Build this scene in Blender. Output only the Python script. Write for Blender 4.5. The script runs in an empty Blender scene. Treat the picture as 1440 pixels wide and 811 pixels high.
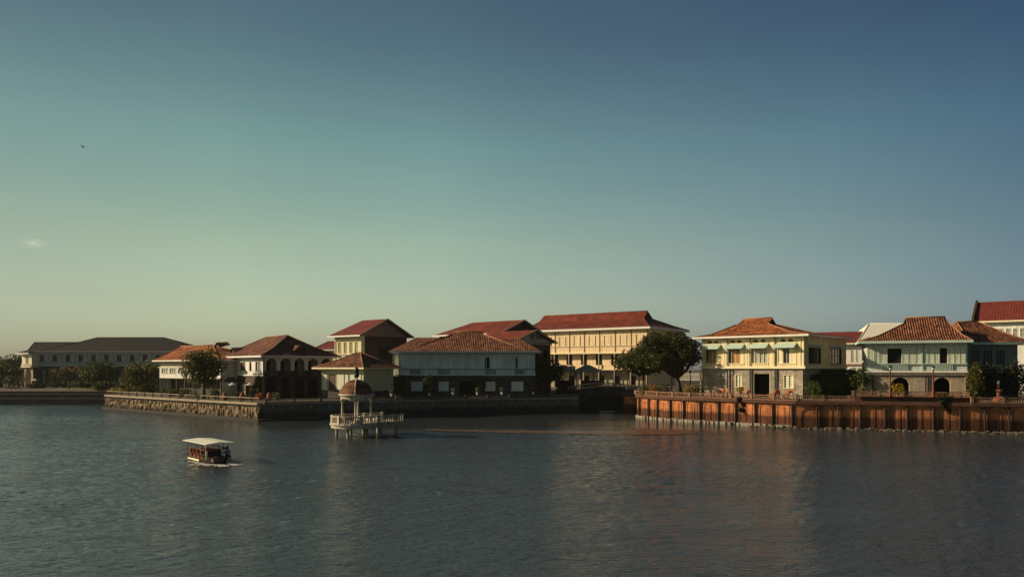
import bpy, bmesh, math, random
from mathutils import Vector, Matrix, noise
R = math.radians
random.seed(7)
S = bpy.context.scene
COL = S.collection

# ------------------------------------------------------------------ camera
F = 1040.0      # focal length in photo pixels (1440 wide)
H = 517.0       # horizon row
CAMZ = 9.0
cam_d = bpy.data.cameras.new('camera')
cam = bpy.data.objects.new('camera', cam_d); COL.objects.link(cam)
cam.location = (0, 0, CAMZ); cam.rotation_euler = (R(90), 0, 0)
cam_d.sensor_width = 36; cam_d.lens = 36*F/1440
cam_d.shift_y = (H-405.5)/1440
cam_d.clip_end = 6000; cam_d.clip_start = 0.5
S.camera = cam

# ------------------------------------------------------------------ world + sun
SUN_A = 92.5    # azimuth, from the camera's back (-Y) round to the left (-X)
SUN_E = 24.0
to_sun = Vector((-math.sin(R(SUN_A))*math.cos(R(SUN_E)), -math.cos(R(SUN_A))*math.cos(R(SUN_E)), math.sin(R(SUN_E))))
w = bpy.data.worlds.new('World'); S.world = w; w.use_nodes = True
nt = w.node_tree; nt.nodes.clear()
def WN(t, **k):
    n = nt.nodes.new(t)
    for a, b in k.items(): setattr(n, a, b)
    return n
def ramp(n, stops):
    e = n.color_ramp.elements
    while len(e) > 1: e.remove(e[-1])
    e[0].position = stops[0][0]; e[0].color = (*stops[0][1], 1)
    for p, c in stops[1:]:
        q = e.new(p); q.color = (*c, 1)
wo = WN('ShaderNodeOutputWorld'); bg = WN('ShaderNodeBackground')
sky = WN('ShaderNodeTexSky', sky_type='NISHITA'); sky.sun_disc = False
sky.sun_elevation = R(SUN_E)
sky.sun_rotation = math.atan2(to_sun.x, to_sun.y)
sky.air_density = 1.0; sky.dust_density = 1.6; sky.ozone_density = 1.0
tc = WN('ShaderNodeTexCoord'); sp = WN('ShaderNodeSeparateXYZ')
nt.links.new(tc.outputs['Generated'], sp.inputs[0])
# grade by elevation and across; darkened out of view to cut fill light
re = WN('ShaderNodeValToRGB'); ramp(re, [(0, (0.859, 1.034, 1.277)), (0.08, (1.021, 1.081, 0.947)), (0.16, (1.034, 1.094, 0.807)), (0.28, (0.771, 1.002, 0.789)), (0.4, (0.502, 0.656, 0.625)), (0.55, (0.318, 0.445, 0.478)), (0.8, (0.18, 0.245, 0.272))])
rx = WN('ShaderNodeValToRGB'); ramp(rx, [(0.0, (0.779, 0.786, 0.746)), (0.1562, (1.189, 1.14, 0.986)), (0.3125, (1.362, 1.284, 1.145)), (0.4688, (1.213, 1.135, 1.109)), (0.6125, (0.907, 0.888, 0.984)), (0.75, (0.48, 0.526, 0.73)), (0.86, (0.20, 0.22, 0.28)), (1.0, (0.13, 0.14, 0.18))])
mr = WN('ShaderNodeMapRange'); mr.inputs['From Min'].default_value = -0.6; mr.inputs['From Max'].default_value = 1.0
nt.links.new(sp.outputs['Z'], re.inputs[0]); nt.links.new(sp.outputs['X'], mr.inputs['Value']); nt.links.new(mr.outputs[0], rx.inputs[0])
m1 = WN('ShaderNodeMixRGB', blend_type='MULTIPLY'); m1.inputs[0].default_value = 1
m2 = WN('ShaderNodeMixRGB', blend_type='MULTIPLY'); m2.inputs[0].default_value = 1
nt.links.new(sky.outputs[0], m1.inputs[1]); nt.links.new(re.outputs[0], m1.inputs[2])
nt.links.new(m1.outputs[0], m2.inputs[1]); nt.links.new(rx.outputs[0], m2.inputs[2])
# one small wisp of cloud low in the left of the sky
cd = Vector(((48-720)/F, 1, (H-341)/F)).normalized()
vm = WN('ShaderNodeVectorMath', operation='SUBTRACT'); vm.inputs[1].default_value = cd
nt.links.new(tc.outputs['Generated'], vm.inputs[0])
mp = WN('ShaderNodeMapping'); mp.inputs['Scale'].default_value = (70, 70, 190)
nt.links.new(vm.outputs[0], mp.inputs[0])
ln = WN('ShaderNodeVectorMath', operation='LENGTH'); nt.links.new(mp.outputs[0], ln.inputs[0])
nz = WN('ShaderNodeTexNoise'); nz.inputs['Scale'].default_value = 1.6; nz.inputs['Detail'].default_value = 5
nt.links.new(mp.outputs[0], nz.inputs['Vector'])
ma = WN('ShaderNodeMath', operation='SUBTRACT'); nt.links.new(nz.outputs['Fac'], ma.inputs[0])
ml = WN('ShaderNodeMath', operation='MULTIPLY'); nt.links.new(ln.outputs['Value'], ml.inputs[0]); ml.inputs[1].default_value = 0.36
nt.links.new(ml.outputs[0], ma.inputs[1])
mc = WN('ShaderNodeMapRange'); mc.inputs['From Min'].default_value = 0.1; mc.inputs['From Max'].default_value = 0.5; mc.inputs['To Max'].default_value = 0.3
nt.links.new(ma.outputs[0], mc.inputs['Value'])
m3 = WN('ShaderNodeMixRGB'); nt.links.new(mc.outputs[0], m3.inputs[0]); my = WN('ShaderNodeMapRange', interpolation_type='SMOOTHSTEP'); my.inputs['From Min'].default_value = -0.35; my.inputs['From Max'].default_value = 0.55; my.inputs['To Min'].default_value = 0.66  # dims the unseen sky behind the camera to cut fill
nt.links.new(sp.outputs['Y'], my.inputs['Value'])
m2b = WN('ShaderNodeMixRGB', blend_type='MULTIPLY'); m2b.inputs[0].default_value = 1
nt.links.new(m2.outputs[0], m2b.inputs[1]); nt.links.new(my.outputs[0], m2b.inputs[2]); nh = WN('ShaderNodeTexNoise'); nh.inputs['Scale'].default_value = 2.2; nh.inputs['Detail'].default_value = 6; nh.inputs['Roughness'].default_value = .55
mph = WN('ShaderNodeMapping'); mph.inputs['Scale'].default_value = (1, 1, 4); nt.links.new(tc.outputs['Generated'], mph.inputs[0]); nt.links.new(mph.outputs[0], nh.inputs['Vector'])
mh = WN('ShaderNodeMapRange'); mh.inputs['From Min'].default_value = .3; mh.inputs['From Max'].default_value = .7; mh.inputs['To Min'].default_value = .965; mh.inputs['To Max'].default_value = 1.035
nt.links.new(nh.outputs['Fac'], mh.inputs['Value'])
m2c = WN('ShaderNodeMixRGB', blend_type='MULTIPLY'); m2c.inputs[0].default_value = 1
nt.links.new(m2b.outputs[0], m2c.inputs[1]); nt.links.new(mh.outputs[0], m2c.inputs[2]); nt.links.new(m2c.outputs[0], m3.inputs[1]); m3.inputs[2].default_value = (9.5, 9.0, 6.9, 1)
nt.links.new(m3.outputs[0], bg.inputs[0]); bg.inputs[1].default_value = 0.09
nt.links.new(bg.outputs[0], wo.inputs[0])

sd = bpy.data.lights.new('sun', 'SUN'); sd.energy = 5.0; sd.angle = R(0.5); sd.color = (1.0, 0.79, 0.53)
sun = bpy.data.objects.new('sun', sd); COL.objects.link(sun)
sun.rotation_euler = to_sun.to_track_quat('Z', 'Y').to_euler()
S.view_settings.view_transform = 'Standard'; S.view_settings.look = 'None'
S.view_settings.exposure = 0.0; S.view_settings.gamma = 1
S.render.engine = 'CYCLES'
S.cycles.max_bounces = 6; S.cycles.transparent_max_bounces = 6

# ------------------------------------------------------------------ materials
MATS = {}
def mat(name, c, rough=0.8, pat=None, var=0.15, scale=1.0, c2=None, spec=0.3, p=(1, 1), bump=0.0, metal=0.0, stain=None, tide=None, trans=0.0):
    if name in MATS: return MATS[name]
    m = bpy.data.materials.new(name); m.use_nodes = True; MATS[name] = m
    t = m.node_tree; b = t.nodes['Principled BSDF']
    N = t.nodes.new; L = t.links.new
    b.inputs['Roughness'].default_value = rough; b.inputs['Metallic'].default_value = metal
    b.inputs['Specular IOR Level'].default_value = spec
    col = N('ShaderNodeRGB'); col.outputs[0].default_value = (*c, 1); out = col.outputs[0]
    c2 = c2 or tuple(x*0.55 for x in c)
    geo = N('ShaderNodeNewGeometry'); uv = N('ShaderNodeUVMap'); uv.uv_map = 'UVMap'
    def mix(fac, a, bcol, mode='MIX'):
        q = N('ShaderNodeMixRGB'); q.blend_type = mode
        if isinstance(fac, float): q.inputs[0].default_value = fac
        else: L(fac, q.inputs[0])
        L(a, q.inputs[1])
        if isinstance(bcol, tuple): q.inputs[2].default_value = (*bcol, 1)
        else: L(bcol, q.inputs[2])
        return q.outputs[0]
    def math_(op, a, v=None, cl=False):
        q = N('ShaderNodeMath'); q.operation = op; q.use_clamp = cl
        if hasattr(a, 'links') or hasattr(a, 'is_linked'): L(a, q.inputs[0])
        else: q.inputs[0].default_value = a
        if v is not None:
            if hasattr(v, 'is_linked'): L(v, q.inputs[1])
            else: q.inputs[1].default_value = v
        return q.outputs[0]
    hgt = None
    if pat in ('tile', 'corr', 'plank', 'brick', 'capiz', 'thatch'):
        s = N('ShaderNodeSeparateXYZ'); L(uv.outputs[0], s.inputs[0])
    if pat == 'tile':
        nn = N('ShaderNodeTexNoise'); nn.inputs['Scale'].default_value = 0.8; L(uv.outputs[0], nn.inputs['Vector'])
        u = math_('DIVIDE', s.outputs['X'], p[0]); u = math_('ADD', u, math_('MULTIPLY', nn.outputs['Fac'], 0.25))
        wv = math_('SINE', math_('MULTIPLY', u, 6.2832))
        wv = math_('ADD', math_('MULTIPLY', wv, 0.5), 0.5)
        out = mix(math_('POWER', wv, 1.6), out, c2)
        # single tiles of different firing
        bt = N('ShaderNodeTexVoronoi'); mpn = N('ShaderNodeMapping'); mpn.inputs['Scale'].default_value = (1/p[0], 1/0.5, 1)
        L(uv.outputs[0], mpn.inputs[0]); L(mpn.outputs[0], bt.inputs['Vector']); bt.inputs['Scale'].default_value = 1.0
        sv = N('ShaderNodeSeparateXYZ'); L(bt.outputs['Color'], sv.inputs[0])
        rr = N('ShaderNodeMapRange'); L(sv.outputs['X'], rr.inputs['Value']); rr.inputs['To Min'].default_value = 0.30; rr.inputs['To Max'].default_value = 1.65
        q = N('ShaderNodeVectorMath'); q.operation = 'SCALE'; L(out, q.inputs[0]); L(rr.outputs[0], q.inputs['Scale']); out = q.outputs[0]
        hgt = math_('SUBTRACT', 1.0, wv); bump = bump or 0.12
    elif pat == 'corr':
        u = math_('DIVIDE', s.outputs['X'], p[0]); wv = math_('ADD', math_('MULTIPLY', math_('SINE', math_('MULTIPLY', u, 6.2832)), .5), .5)
        out = mix(math_('MULTIPLY', wv, 0.25), out, c2)
        # sheets of different fading
        mpn = N('ShaderNodeMapping'); mpn.inputs['Scale'].default_value = (0.5, 0.12, 1); L(uv.outputs[0], mpn.inputs[0])
        nn = N('ShaderNodeTexNoise'); nn.inputs['Scale'].default_value = 1.3; nn.inputs['Detail'].default_value = 4; L(mpn.outputs[0], nn.inputs['Vector'])
        cr = N('ShaderNodeMapRange'); cr.inputs['From Min'].default_value = .42; cr.inputs['From Max'].default_value = .62; L(nn.outputs['Fac'], cr.inputs['Value'])
        out = mix(math_('MULTIPLY', cr.outputs[0], 0.75), out, c2)
        hgt = wv; bump = bump or 0.04
    elif pat == 'plank':
        u = math_('FRACT', math_('DIVIDE', s.outputs['X'], p[0]))
        g = math_('LESS_THAN', u, 0.14)
        out = mix(math_('MULTIPLY', g, 0.55), out, c2)
    elif pat == 'brick':
        bt = N('ShaderNodeTexBrick'); L(uv.outputs[0], bt.inputs['Vector'])
        bt.inputs['Scale'].default_value = 1.0; bt.inputs['Brick Width'].default_value = p[0]; bt.inputs['Row Height'].default_value = p[1]
        bt.inputs['Mortar Size'].default_value = min(p)*0.07; bt.inputs['Color1'].default_value = (*c, 1)
        bt.inputs['Color2'].default_value = (*[x*0.6 for x in c], 1); bt.inputs['Mortar'].default_value = (*c2, 1)
        bt.inputs['Bias'].default_value = -0.1
        out = bt.outputs['Color']; hgt = math_('SUBTRACT', 1.0, bt.outputs['Fac']); bump = bump or 0.03
    elif pat == 'capiz':
        u = math_('LESS_THAN', math_('FRACT', math_('DIVIDE', s.outputs['X'], p[0])), 0.16)
        v = math_('LESS_THAN', math_('FRACT', math_('DIVIDE', s.outputs['Y'], p[1])), 0.16)
        out = mix(math_('MULTIPLY', math_('MAXIMUM', u, v), 0.8), out, c2)
    if var:
        nn = N('ShaderNodeTexNoise'); nn.inputs['Scale'].default_value = scale; nn.inputs['Detail'].default_value = 6; nn.inputs['Roughness'].default_value = .65
        L(geo.outputs['Position'], nn.inputs['Vector'])
        mr_ = N('ShaderNodeMapRange'); mr_.inputs['From Min'].default_value = .3; mr_.inputs['From Max'].default_value = .7
        mr_.inputs['To Min'].default_value = 1-var*1.4; mr_.inputs['To Max'].default_value = 1+var*0.8; L(nn.outputs['Fac'], mr_.inputs['Value'])
        q = N('ShaderNodeVectorMath'); q.operation = 'SCALE'; L(out, q.inputs[0]); L(mr_.outputs[0], q.inputs['Scale']); out = q.outputs[0]
    if stain:      # rain streaks: noise stretched down the wall
        mpn = N('ShaderNodeMapping'); mpn.inputs['Scale'].default_value = (1.4, 1.4, 0.22); L(geo.outputs['Position'], mpn.inputs[0])
        nn = N('ShaderNodeTexNoise'); nn.inputs['Scale'].default_value = 1.2; nn.inputs['Detail'].default_value = 7; nn.inputs['Roughness'].default_value = .7; L(mpn.outputs[0], nn.inputs['Vector'])
        mr_ = N('ShaderNodeMapRange'); mr_.inputs['From Min'].default_value = .47; mr_.inputs['From Max'].default_value = .66; L(nn.outputs['Fac'], mr_.inputs['Value'])
        out = mix(math_('MULTIPLY', mr_.outputs[0], 0.6), out, stain)
    if tide:       # algae line left by the water on a sea wall
        s2 = N('ShaderNodeSeparateXYZ'); L(geo.outputs['Position'], s2.inputs[0])
        nn = N('ShaderNodeTexNoise'); nn.inputs['Scale'].default_value = 1.3; nn.inputs['Detail'].default_value = 5; L(geo.outputs['Position'], nn.inputs['Vector'])
        zz = math_('ADD', s2.outputs['Z'], math_('MULTIPLY', nn.outputs['Fac'], -0.9))
        mr_ = N('ShaderNodeMapRange'); mr_.inputs['From Min'].default_value = tide[0]+.25; mr_.inputs['From Max'].default_value = tide[0]-.25; L(zz, mr_.inputs['Value'])
        out = mix(math_('MULTIPLY', mr_.outputs[0], 0.85), out, tide[1])
    L(out, b.inputs['Base Color'])
    if bump:
        bp = N('ShaderNodeBump'); bp.inputs['Distance'].default_value = bump; bp.inputs['Strength'].default_value = 0.8
        if hgt is None:
            nn = N('ShaderNodeTexNoise'); nn.inputs['Scale'].default_value = scale*3; nn.inputs['Detail'].default_value = 5; L(geo.outputs['Position'], nn.inputs['Vector']); hgt = nn.outputs['Fac']
        L(hgt, bp.inputs['Height']); L(bp.outputs[0], b.inputs['Normal'])
    if trans:
        tr = N('ShaderNodeBsdfTranslucent'); L(out, tr.inputs[0]); mx = N('ShaderNodeMixShader'); mx.inputs[0].default_value = trans
        L(b.outputs[0], mx.inputs[1]); L(tr.outputs[0], mx.inputs[2]); L(mx.outputs[0], t.nodes['Material Output'].inputs[0])
    return m

M = dict(
 cream=mat('cream_paint', (.88,.70,.38), .6, 'plank', .16, .6, (.5,.38,.18), p=(.42,1), stain=(.5,.38,.2)),
 creamtrim=mat('cream_trim', (.86,.77,.50), .6, None, .06),
 mint=mat('mint_paint', (.52,.66,.56), .6, None, .12),
 mintwall=mat('pale_mint_wall', (.66,.74,.70), .6, 'plank', .12, .5, (.3,.36,.3), p=(.8,1), stain=(.4,.42,.33)),
 white=mat('white_paint', (.80,.78,.70), .5, None, .08),
 hotel=mat('hotel_cream', (.90,.69,.42), .6, 'plank', .10, .4, (.5,.36,.18), p=(1.1,1), stain=(.55,.4,.2)),
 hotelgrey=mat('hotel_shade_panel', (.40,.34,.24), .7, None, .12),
 bluewall=mat('pale_blue_wall', (.62,.70,.70), .6, 'plank', .16, .4, (.30,.38,.40), p=(.62,1), stain=(.36,.42,.42)),
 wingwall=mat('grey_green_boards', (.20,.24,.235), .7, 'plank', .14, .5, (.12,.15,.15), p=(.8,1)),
 whitewall=mat('limewash_wall', (.80,.79,.74), .7, None, .12, .7, stain=(.42,.42,.36)),
 olive=mat('olive_cream_wall', (.60,.60,.36), .6, 'plank', .10, .6, (.3,.28,.15), p=(.5,1)),
 tallwall=mat('ivory_wall', (.76,.70,.46), .6, None, .10, .5),
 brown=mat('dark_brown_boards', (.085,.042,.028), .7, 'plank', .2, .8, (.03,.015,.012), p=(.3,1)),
 pink=mat('dusty_gable', (.30,.22,.19), .8, None, .12),
 stone=mat('grey_ashlar', (.52,.44,.34), .9, 'brick', .22, .8, (.26,.22,.17), p=(.85,.36), stain=(.22,.19,.16)),
 tufa=mat('tan_ashlar', (.50,.41,.31), .9, 'brick', .16, .8, (.30,.24,.18), p=(1.0,.45), stain=(.26,.2,.15)),
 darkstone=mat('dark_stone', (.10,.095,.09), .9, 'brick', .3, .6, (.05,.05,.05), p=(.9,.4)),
 brick=mat('red_brick', (.74,.26,.09), .85, 'brick', .35, .35, (.45,.2,.1), p=(.5,.16), tide=(1.35,(.05,.018,.012)), stain=(.36,.13,.06)),
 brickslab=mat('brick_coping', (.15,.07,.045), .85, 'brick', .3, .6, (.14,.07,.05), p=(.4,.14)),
 terracotta=mat('terracotta', (.34,.13,.07), .8, None, .2, 1.5),
 tile=mat('clay_tile', (.30,.115,.058), .85, 'tile', .28, .5, (.08,.03,.016), p=(.35,1)),
 tiledark=mat('weathered_clay_tile', (.27,.105,.06), .85, 'tile', .35, .45, (.08,.03,.02), p=(.40,1)),
 tileora=mat('bright_clay_tile', (.60,.19,.055), .85, 'tile', .45, .7, (.13,.032,.014), p=(.36,1)),
 metalred=mat('red_iron_roof', (.25,.047,.022), .7, 'corr', .3, .4, (.13,.028,.014), p=(.5,1)),
 metaldark=mat('maroon_iron_roof', (.19,.036,.022), .7, 'corr', .2, .4, (.16,.035,.03), p=(.5,1)),
 slate=mat('dark_roof', (.014,.011,.010), .8, 'tile', .2, .5, (.008,.007,.007), p=(.4,1)),
 soffit=mat('soffit_boards', (.20,.14,.08), .8, 'plank', .15, 1, p=(.3,1)),
 mortar=mat('lime_mortar', (.36,.19,.10), .9, None, .2),
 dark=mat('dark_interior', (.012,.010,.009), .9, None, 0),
 glass=mat('dark_glass', (.02,.022,.025), .12, None, 0, spec=.5),
 capiz=mat('capiz_panes', (.55,.54,.46), .35, 'capiz', .1, 1, (.10,.09,.08), p=(.3,.3)),
 capizgreen=mat('pale_capiz_panes', (.72,.75,.62), .35, 'capiz', .1, 1, (.40,.38,.22), p=(.45,.45)),  # paler pane colour than capiz, with a wider grid
 wood=mat('dark_wood', (.075,.04,.025), .6, None, .2),
 woodora=mat('varnished_wood', (.38,.14,.045), .5, None, .25, 3),
 woodamber=mat('amber_door', (.45,.22,.05), .5, None, .2),
 iron=mat('black_iron', (.02,.02,.022), .5, None, .1),
 pile=mat('tarred_pile', (.028,.018,.015), .8, None, .3, 2),
 rust=mat('rust_red_iron', (.16,.04,.02), .6, None, .25, 3),
 concrete=mat('old_concrete', (.34,.30,.24), .9, None, .25, 1.2, bump=.05, stain=(.16,.14,.11)),
 slab=mat('deck_edge_concrete', (.40,.33,.24), .9, None, .2, 1.2, stain=(.2,.16,.11)),
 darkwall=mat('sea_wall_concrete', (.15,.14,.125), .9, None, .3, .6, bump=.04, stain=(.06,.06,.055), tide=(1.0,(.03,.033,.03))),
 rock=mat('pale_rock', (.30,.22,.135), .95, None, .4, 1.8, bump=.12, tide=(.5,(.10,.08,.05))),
 riprap=mat('rubble', (.15,.125,.09), .95, None, .5, 2.5, bump=.05),
 land=mat('packed_ground', (.13,.10,.07), .95, None, .25, .3),
 paving=mat('terrace_paving', (.14,.115,.09), .9, 'brick', .2, .6, (.18,.14,.1), p=(.6,.6)),
 lawn=mat('lawn_green', (.13,.16,.02), .95, None, .3, .6),
 leaf=mat('leaf_dark', (.085,.09,.022), .6, None, .6, .6, trans=.35),
 leafdark=mat('leaf_shade', (.03,.036,.012), .6, None, .5, .9, trans=.2),  # darker leaf copy; shade of the right-hand shrubs put into its colour
 leafolive=mat('leaf_olive', (.13,.13,.022), .6, None, .6, .6, trans=.35),
 leafbrown=mat('leaf_rusty', (.13,.085,.03), .6, None, .45, 1.2, trans=.25),
 leafhedge=mat('leaf_hedge', (.085,.115,.022), .6, None, .45, .9, trans=.2),
 leafyel=mat('leaf_yellow', (.42,.30,.02), .6, None, .4, 2, trans=.2),
 leafpale=mat('leaf_pale', (.16,.17,.06), .6, None, .4, 2, trans=.2),
 bark=mat('bark', (.075,.055,.038), .9, None, .3, 3),
 pav=mat('weathered_cast_stone', (.56,.50,.40), .85, None, .35, 2.0, bump=.03, stain=(.16,.15,.12)),
 dome=mat('dome_tile', (.30,.125,.06), .8, 'tile', .25, 1, (.16,.05,.03), p=(.22,1)),
 canvas=mat('white_canopy', (.82,.82,.70), .6, None, .05),
 hull=mat('brown_hull', (.05,.024,.018), .5, None, .25, 2),
 hulldark=mat('dark_hull', (.03,.025,.025), .5, None, .2, 2),
 skin=mat('skin', (.35,.2,.13), .6, None, 0),
 shirt=mat('grey_blue_shirt', (.16,.2,.24), .9, None, .1, 5),
 hair=mat('black_hair', (.01,.009,.008), .6, None, 0),
 foam=mat('white_foam', (.75,.75,.7), .7, None, .2, 6),
 orangecloth=mat('orange_cushion', (.52,.15,.04), .8, None, .2, 4),
 lampglass=mat('frosted_lamp_glass', (.45,.45,.38), .3, None, 0),
 whiteroof=mat('white_iron_roof', (.78,.76,.64), .6, None, .05),
)

greyw = mat('grey_painted_wall', (.48,.50,.48), .7, None, .15, .5, stain=(.2,.22,.22))
# ------------------------------------------------------------------ mesh builder
class MB:
    def __init__(s, fn=None): s.v = []; s.f = []; s.fn = fn or (lambda p: p); s.sm = set()
    def pt(s, p): s.v.append(tuple(s.fn(p))); return len(s.v)-1
    def poly(s, pts): s.f.append([s.pt(p) for p in pts]); return s
    def box(s, a, b):
        x0, y0, z0 = a; x1, y1, z1 = b
        i = [s.pt(p) for p in ((x0,y0,z0),(x1,y0,z0),(x1,y1,z0),(x0,y1,z0),(x0,y0,z1),(x1,y0,z1),(x1,y1,z1),(x0,y1,z1))]
        for q in ((0,3,2,1),(4,5,6,7),(0,1,5,4),(1,2,6,5),(2,3,7,6),(3,0,4,7)): s.f.append([i[k] for k in q])
        return s
    def hexa(s, bot, top):
        i = [s.pt(p) for p in list(bot)+list(top)]
        for q in ((0,3,2,1),(4,5,6,7),(0,1,5,4),(1,2,6,5),(2,3,7,6),(3,0,4,7)): s.f.append([i[k] for k in q])
        return s
    def beam(s, p, q, wd, ht):      # bar between two points, rectangular section
        p = Vector(p); q = Vector(q); d = (q-p)
        if d.length < 1e-6: return s
        d.normalize(); up = Vector((0,0,1)) if abs(d.z) < .95 else Vector((1,0,0))
        sx = d.cross(up).normalized()*wd/2; sz = sx.cross(d).normalized()*ht/2
        return s.hexa([p-sx-sz, p+sx-sz, q+sx-sz, q-sx-sz], [p-sx+sz, p+sx+sz, q+sx+sz, q-sx+sz])
    def tube(s, pts, rs, n=8, cap=True):
        pts = [Vector(p) for p in pts]
        if not hasattr(rs, '__len__'): rs = [rs]*len(pts)
        rings = []
        for k, p in enumerate(pts):
            d = (pts[min(k+1, len(pts)-1)]-pts[max(k-1, 0)]).normalized()
            up = Vector((0,0,1)) if abs(d.z) < .9 else Vector((1,0,0))
            a = d.cross(up).normalized(); b = d.cross(a).normalized()
            rings.append([s.pt(p+(a*math.cos(t)+b*math.sin(t))*rs[k]) for t in [2*math.pi*j/n for j in range(n)]])
        for k in range(len(rings)-1):
            for j in range(n):
                s.sm.add(len(s.f)); s.f.append([rings[k][j], rings[k][(j+1)%n], rings[k+1][(j+1)%n], rings[k+1][j]])
        if cap: s.f.append(rings[0][::-1]); s.f.append(rings[-1])
        return s
    def lathe(s, prof, n=16, c=(0,0,0), sx=1, sy=1):
        rings = [[s.pt((c[0]+r*sx*math.cos(2*math.pi*j/n), c[1]+r*sy*math.sin(2*math.pi*j/n), c[2]+z)) for j in range(n)] for r, z in prof]
        for k in range(len(rings)-1):
            for j in range(n):
                s.sm.add(len(s.f)); s.f.append([rings[k][j], rings[k][(j+1)%n], rings[k+1][(j+1)%n], rings[k+1][j]])
        s.f.append(rings[0][::-1]); s.f.append(rings[-1]); return s
    def prism(s, poly, z0, z1):
        n = len(poly); lo = [s.pt((x, y, z0)) for x, y in poly]; hi = [s.pt((x, y, z1)) for x, y in poly]
        s.f.append(lo[::-1]); s.f.append(hi)
        for k in range(n): s.f.append([lo[k], lo[(k+1)%n], hi[(k+1)%n], hi[k]])
        return s
    def build(s, name, m, parent=None, label=None, kind=None, merge=False):
        me = bpy.data.meshes.new(name); me.from_pydata(s.v, [], s.f)
        uvl = me.uv_layers.new(name='UVMap')
        me.update()
        for p in me.polygons:
            n = p.normal
            t = Vector((0,0,1)).cross(n)
            t = t.normalized() if t.length > .05 else Vector((1,0,0))
            b = n.cross(t)
            for li in p.loop_indices:
                c = me.vertices[me.loops[li].vertex_index].co
                uvl.data[li].uv = (c.dot(t), c.dot(b))
            if p.index in s.sm: p.use_smooth = True
        me.materials.append(MATS[m] if m in MATS else M[m])
        o = bpy.data.objects.new(name, me); COL.objects.link(o)
        if parent: o.parent = parent
        if label: o['label'] = label
        if kind: o['kind'] = kind
        return o
def empty(name, loc, label, cat, group=None, rz=0):
    o = bpy.data.objects.new(name, None); COL.objects.link(o); o.location = loc; o.rotation_euler = (0,0,rz)
    o.empty_display_size = .5
    o['label'] = label; o['category'] = cat
    if group: o['group'] = group
    return o
def tag(o, label, cat, group=None, kind=None):
    o['label'] = label; o['category'] = cat
    if group: o['group'] = group
    if kind: o['kind'] = kind
    return o
def copy_tree(o, parent=None):
    c = o.copy(); COL.objects.link(c); c.parent = parent
    for ch in [x for x in bpy.data.objects if x.parent == o]: copy_tree(ch, c)
    return c
def XY(px, D): return Vector(((px-720)/F*D, D))
def Zp(py, D): return CAMZ-(py-H)/F*D
def P3(px, D, z): v = XY(px, D); return (v.x, v.y, z)

# ------------------------------------------------------------------ water, ground
def DW(yw): return CAMZ*F/(yw-H)
wm = bpy.data.materials.new('lagoon_water'); wm.use_nodes = True
t = wm.node_tree; b = t.nodes['Principled BSDF']; N = t.nodes.new; L = t.links.new
b.inputs['Roughness'].default_value = .07; b.inputs['IOR'].default_value = 1.333
geo = N('ShaderNodeNewGeometry')
nc = N('ShaderNodeTexNoise'); nc.inputs['Scale'].default_value = .03; nc.inputs['Detail'].default_value = 3; L(geo.outputs['Position'], nc.inputs['Vector'])
rc = N('ShaderNodeValToRGB'); ramp(rc, [(.35,(.038,.049,.058)),(.65,(.050,.059,.066))]); L(nc.outputs['Fac'], rc.inputs[0]); L(rc.outputs[0], b.inputs['Base Color'])
def wnoise(sc, rot, sx, sy, det, rough=.6):
    mp_ = N('ShaderNodeMapping'); mp_.inputs['Rotation'].default_value = (0,0,R(rot)); mp_.inputs['Scale'].default_value = (sx, sy, 1); L(geo.outputs['Position'], mp_.inputs[0])
    n_ = N('ShaderNodeTexNoise'); n_.inputs['Scale'].default_value = sc; n_.inputs['Detail'].default_value = det; n_.inputs['Roughness'].default_value = rough; L(mp_.outputs[0], n_.inputs['Vector']); return n_.outputs['Fac']
def mth(op, a, b_):
    q = N('ShaderNodeMath'); q.operation = op
    for i, x in enumerate((a, b_)):
        if isinstance(x, (int, float)): q.inputs[i].default_value = x
        else: L(x, q.inputs[i])
    return q.outputs[0]
w1 = wnoise(1.0, 16, .5, 1.25, 4, .65); w2 = wnoise(3.4, 24, .6, 1.3, 3); w3 = wnoise(.22, 10, .5, 1.0, 2); gust = wnoise(.035, 20, .6, 1.4, 3)
hh = mth('ADD', mth('ADD', mth('MULTIPLY', w1, .55), mth('MULTIPLY', w2, .26)), mth('MULTIPLY', w3, .9))
# ripples die out in the lee of the quay (beyond about 85 m) and vary with gusts
s3 = N('ShaderNodeSeparateXYZ'); L(geo.outputs['Position'], s3.inputs[0])
lee = N('ShaderNodeMapRange'); L(mth('ADD', s3.outputs['Y'], mth('MULTIPLY', gust, 14.0)), lee.inputs['Value'])
lee.inputs['From Min'].default_value = 108; lee.inputs['From Max'].default_value = 120; lee.inputs['To Min'].default_value = 1.0; lee.inputs['To Max'].default_value = .28
lx = N('ShaderNodeMapRange'); L(s3.outputs['X'], lx.inputs['Value']); lx.inputs['From Min'].default_value = -52; lx.inputs['From Max'].default_value = -26; lx.inputs['To Min'].default_value = 1.0; lx.inputs['To Max'].default_value = 0
gu = N('ShaderNodeMapRange'); L(gust, gu.inputs['Value']); gu.inputs['From Min'].default_value = .35; gu.inputs['From Max'].default_value = .65; gu.inputs['To Min'].default_value = .65; gu.inputs['To Max'].default_value = 1.2
bp = N('ShaderNodeBump'); L(hh, bp.inputs['Height']); bp.inputs['Distance'].default_value = .30
L(mth('MULTIPLY', mth('MAXIMUM', lee.outputs[0], lx.outputs[0]), gu.outputs[0]), bp.inputs['Strength']); L(bp.outputs[0], b.inputs['Normal'])
MATS['lagoon_water'] = wm
import numpy as np
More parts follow.
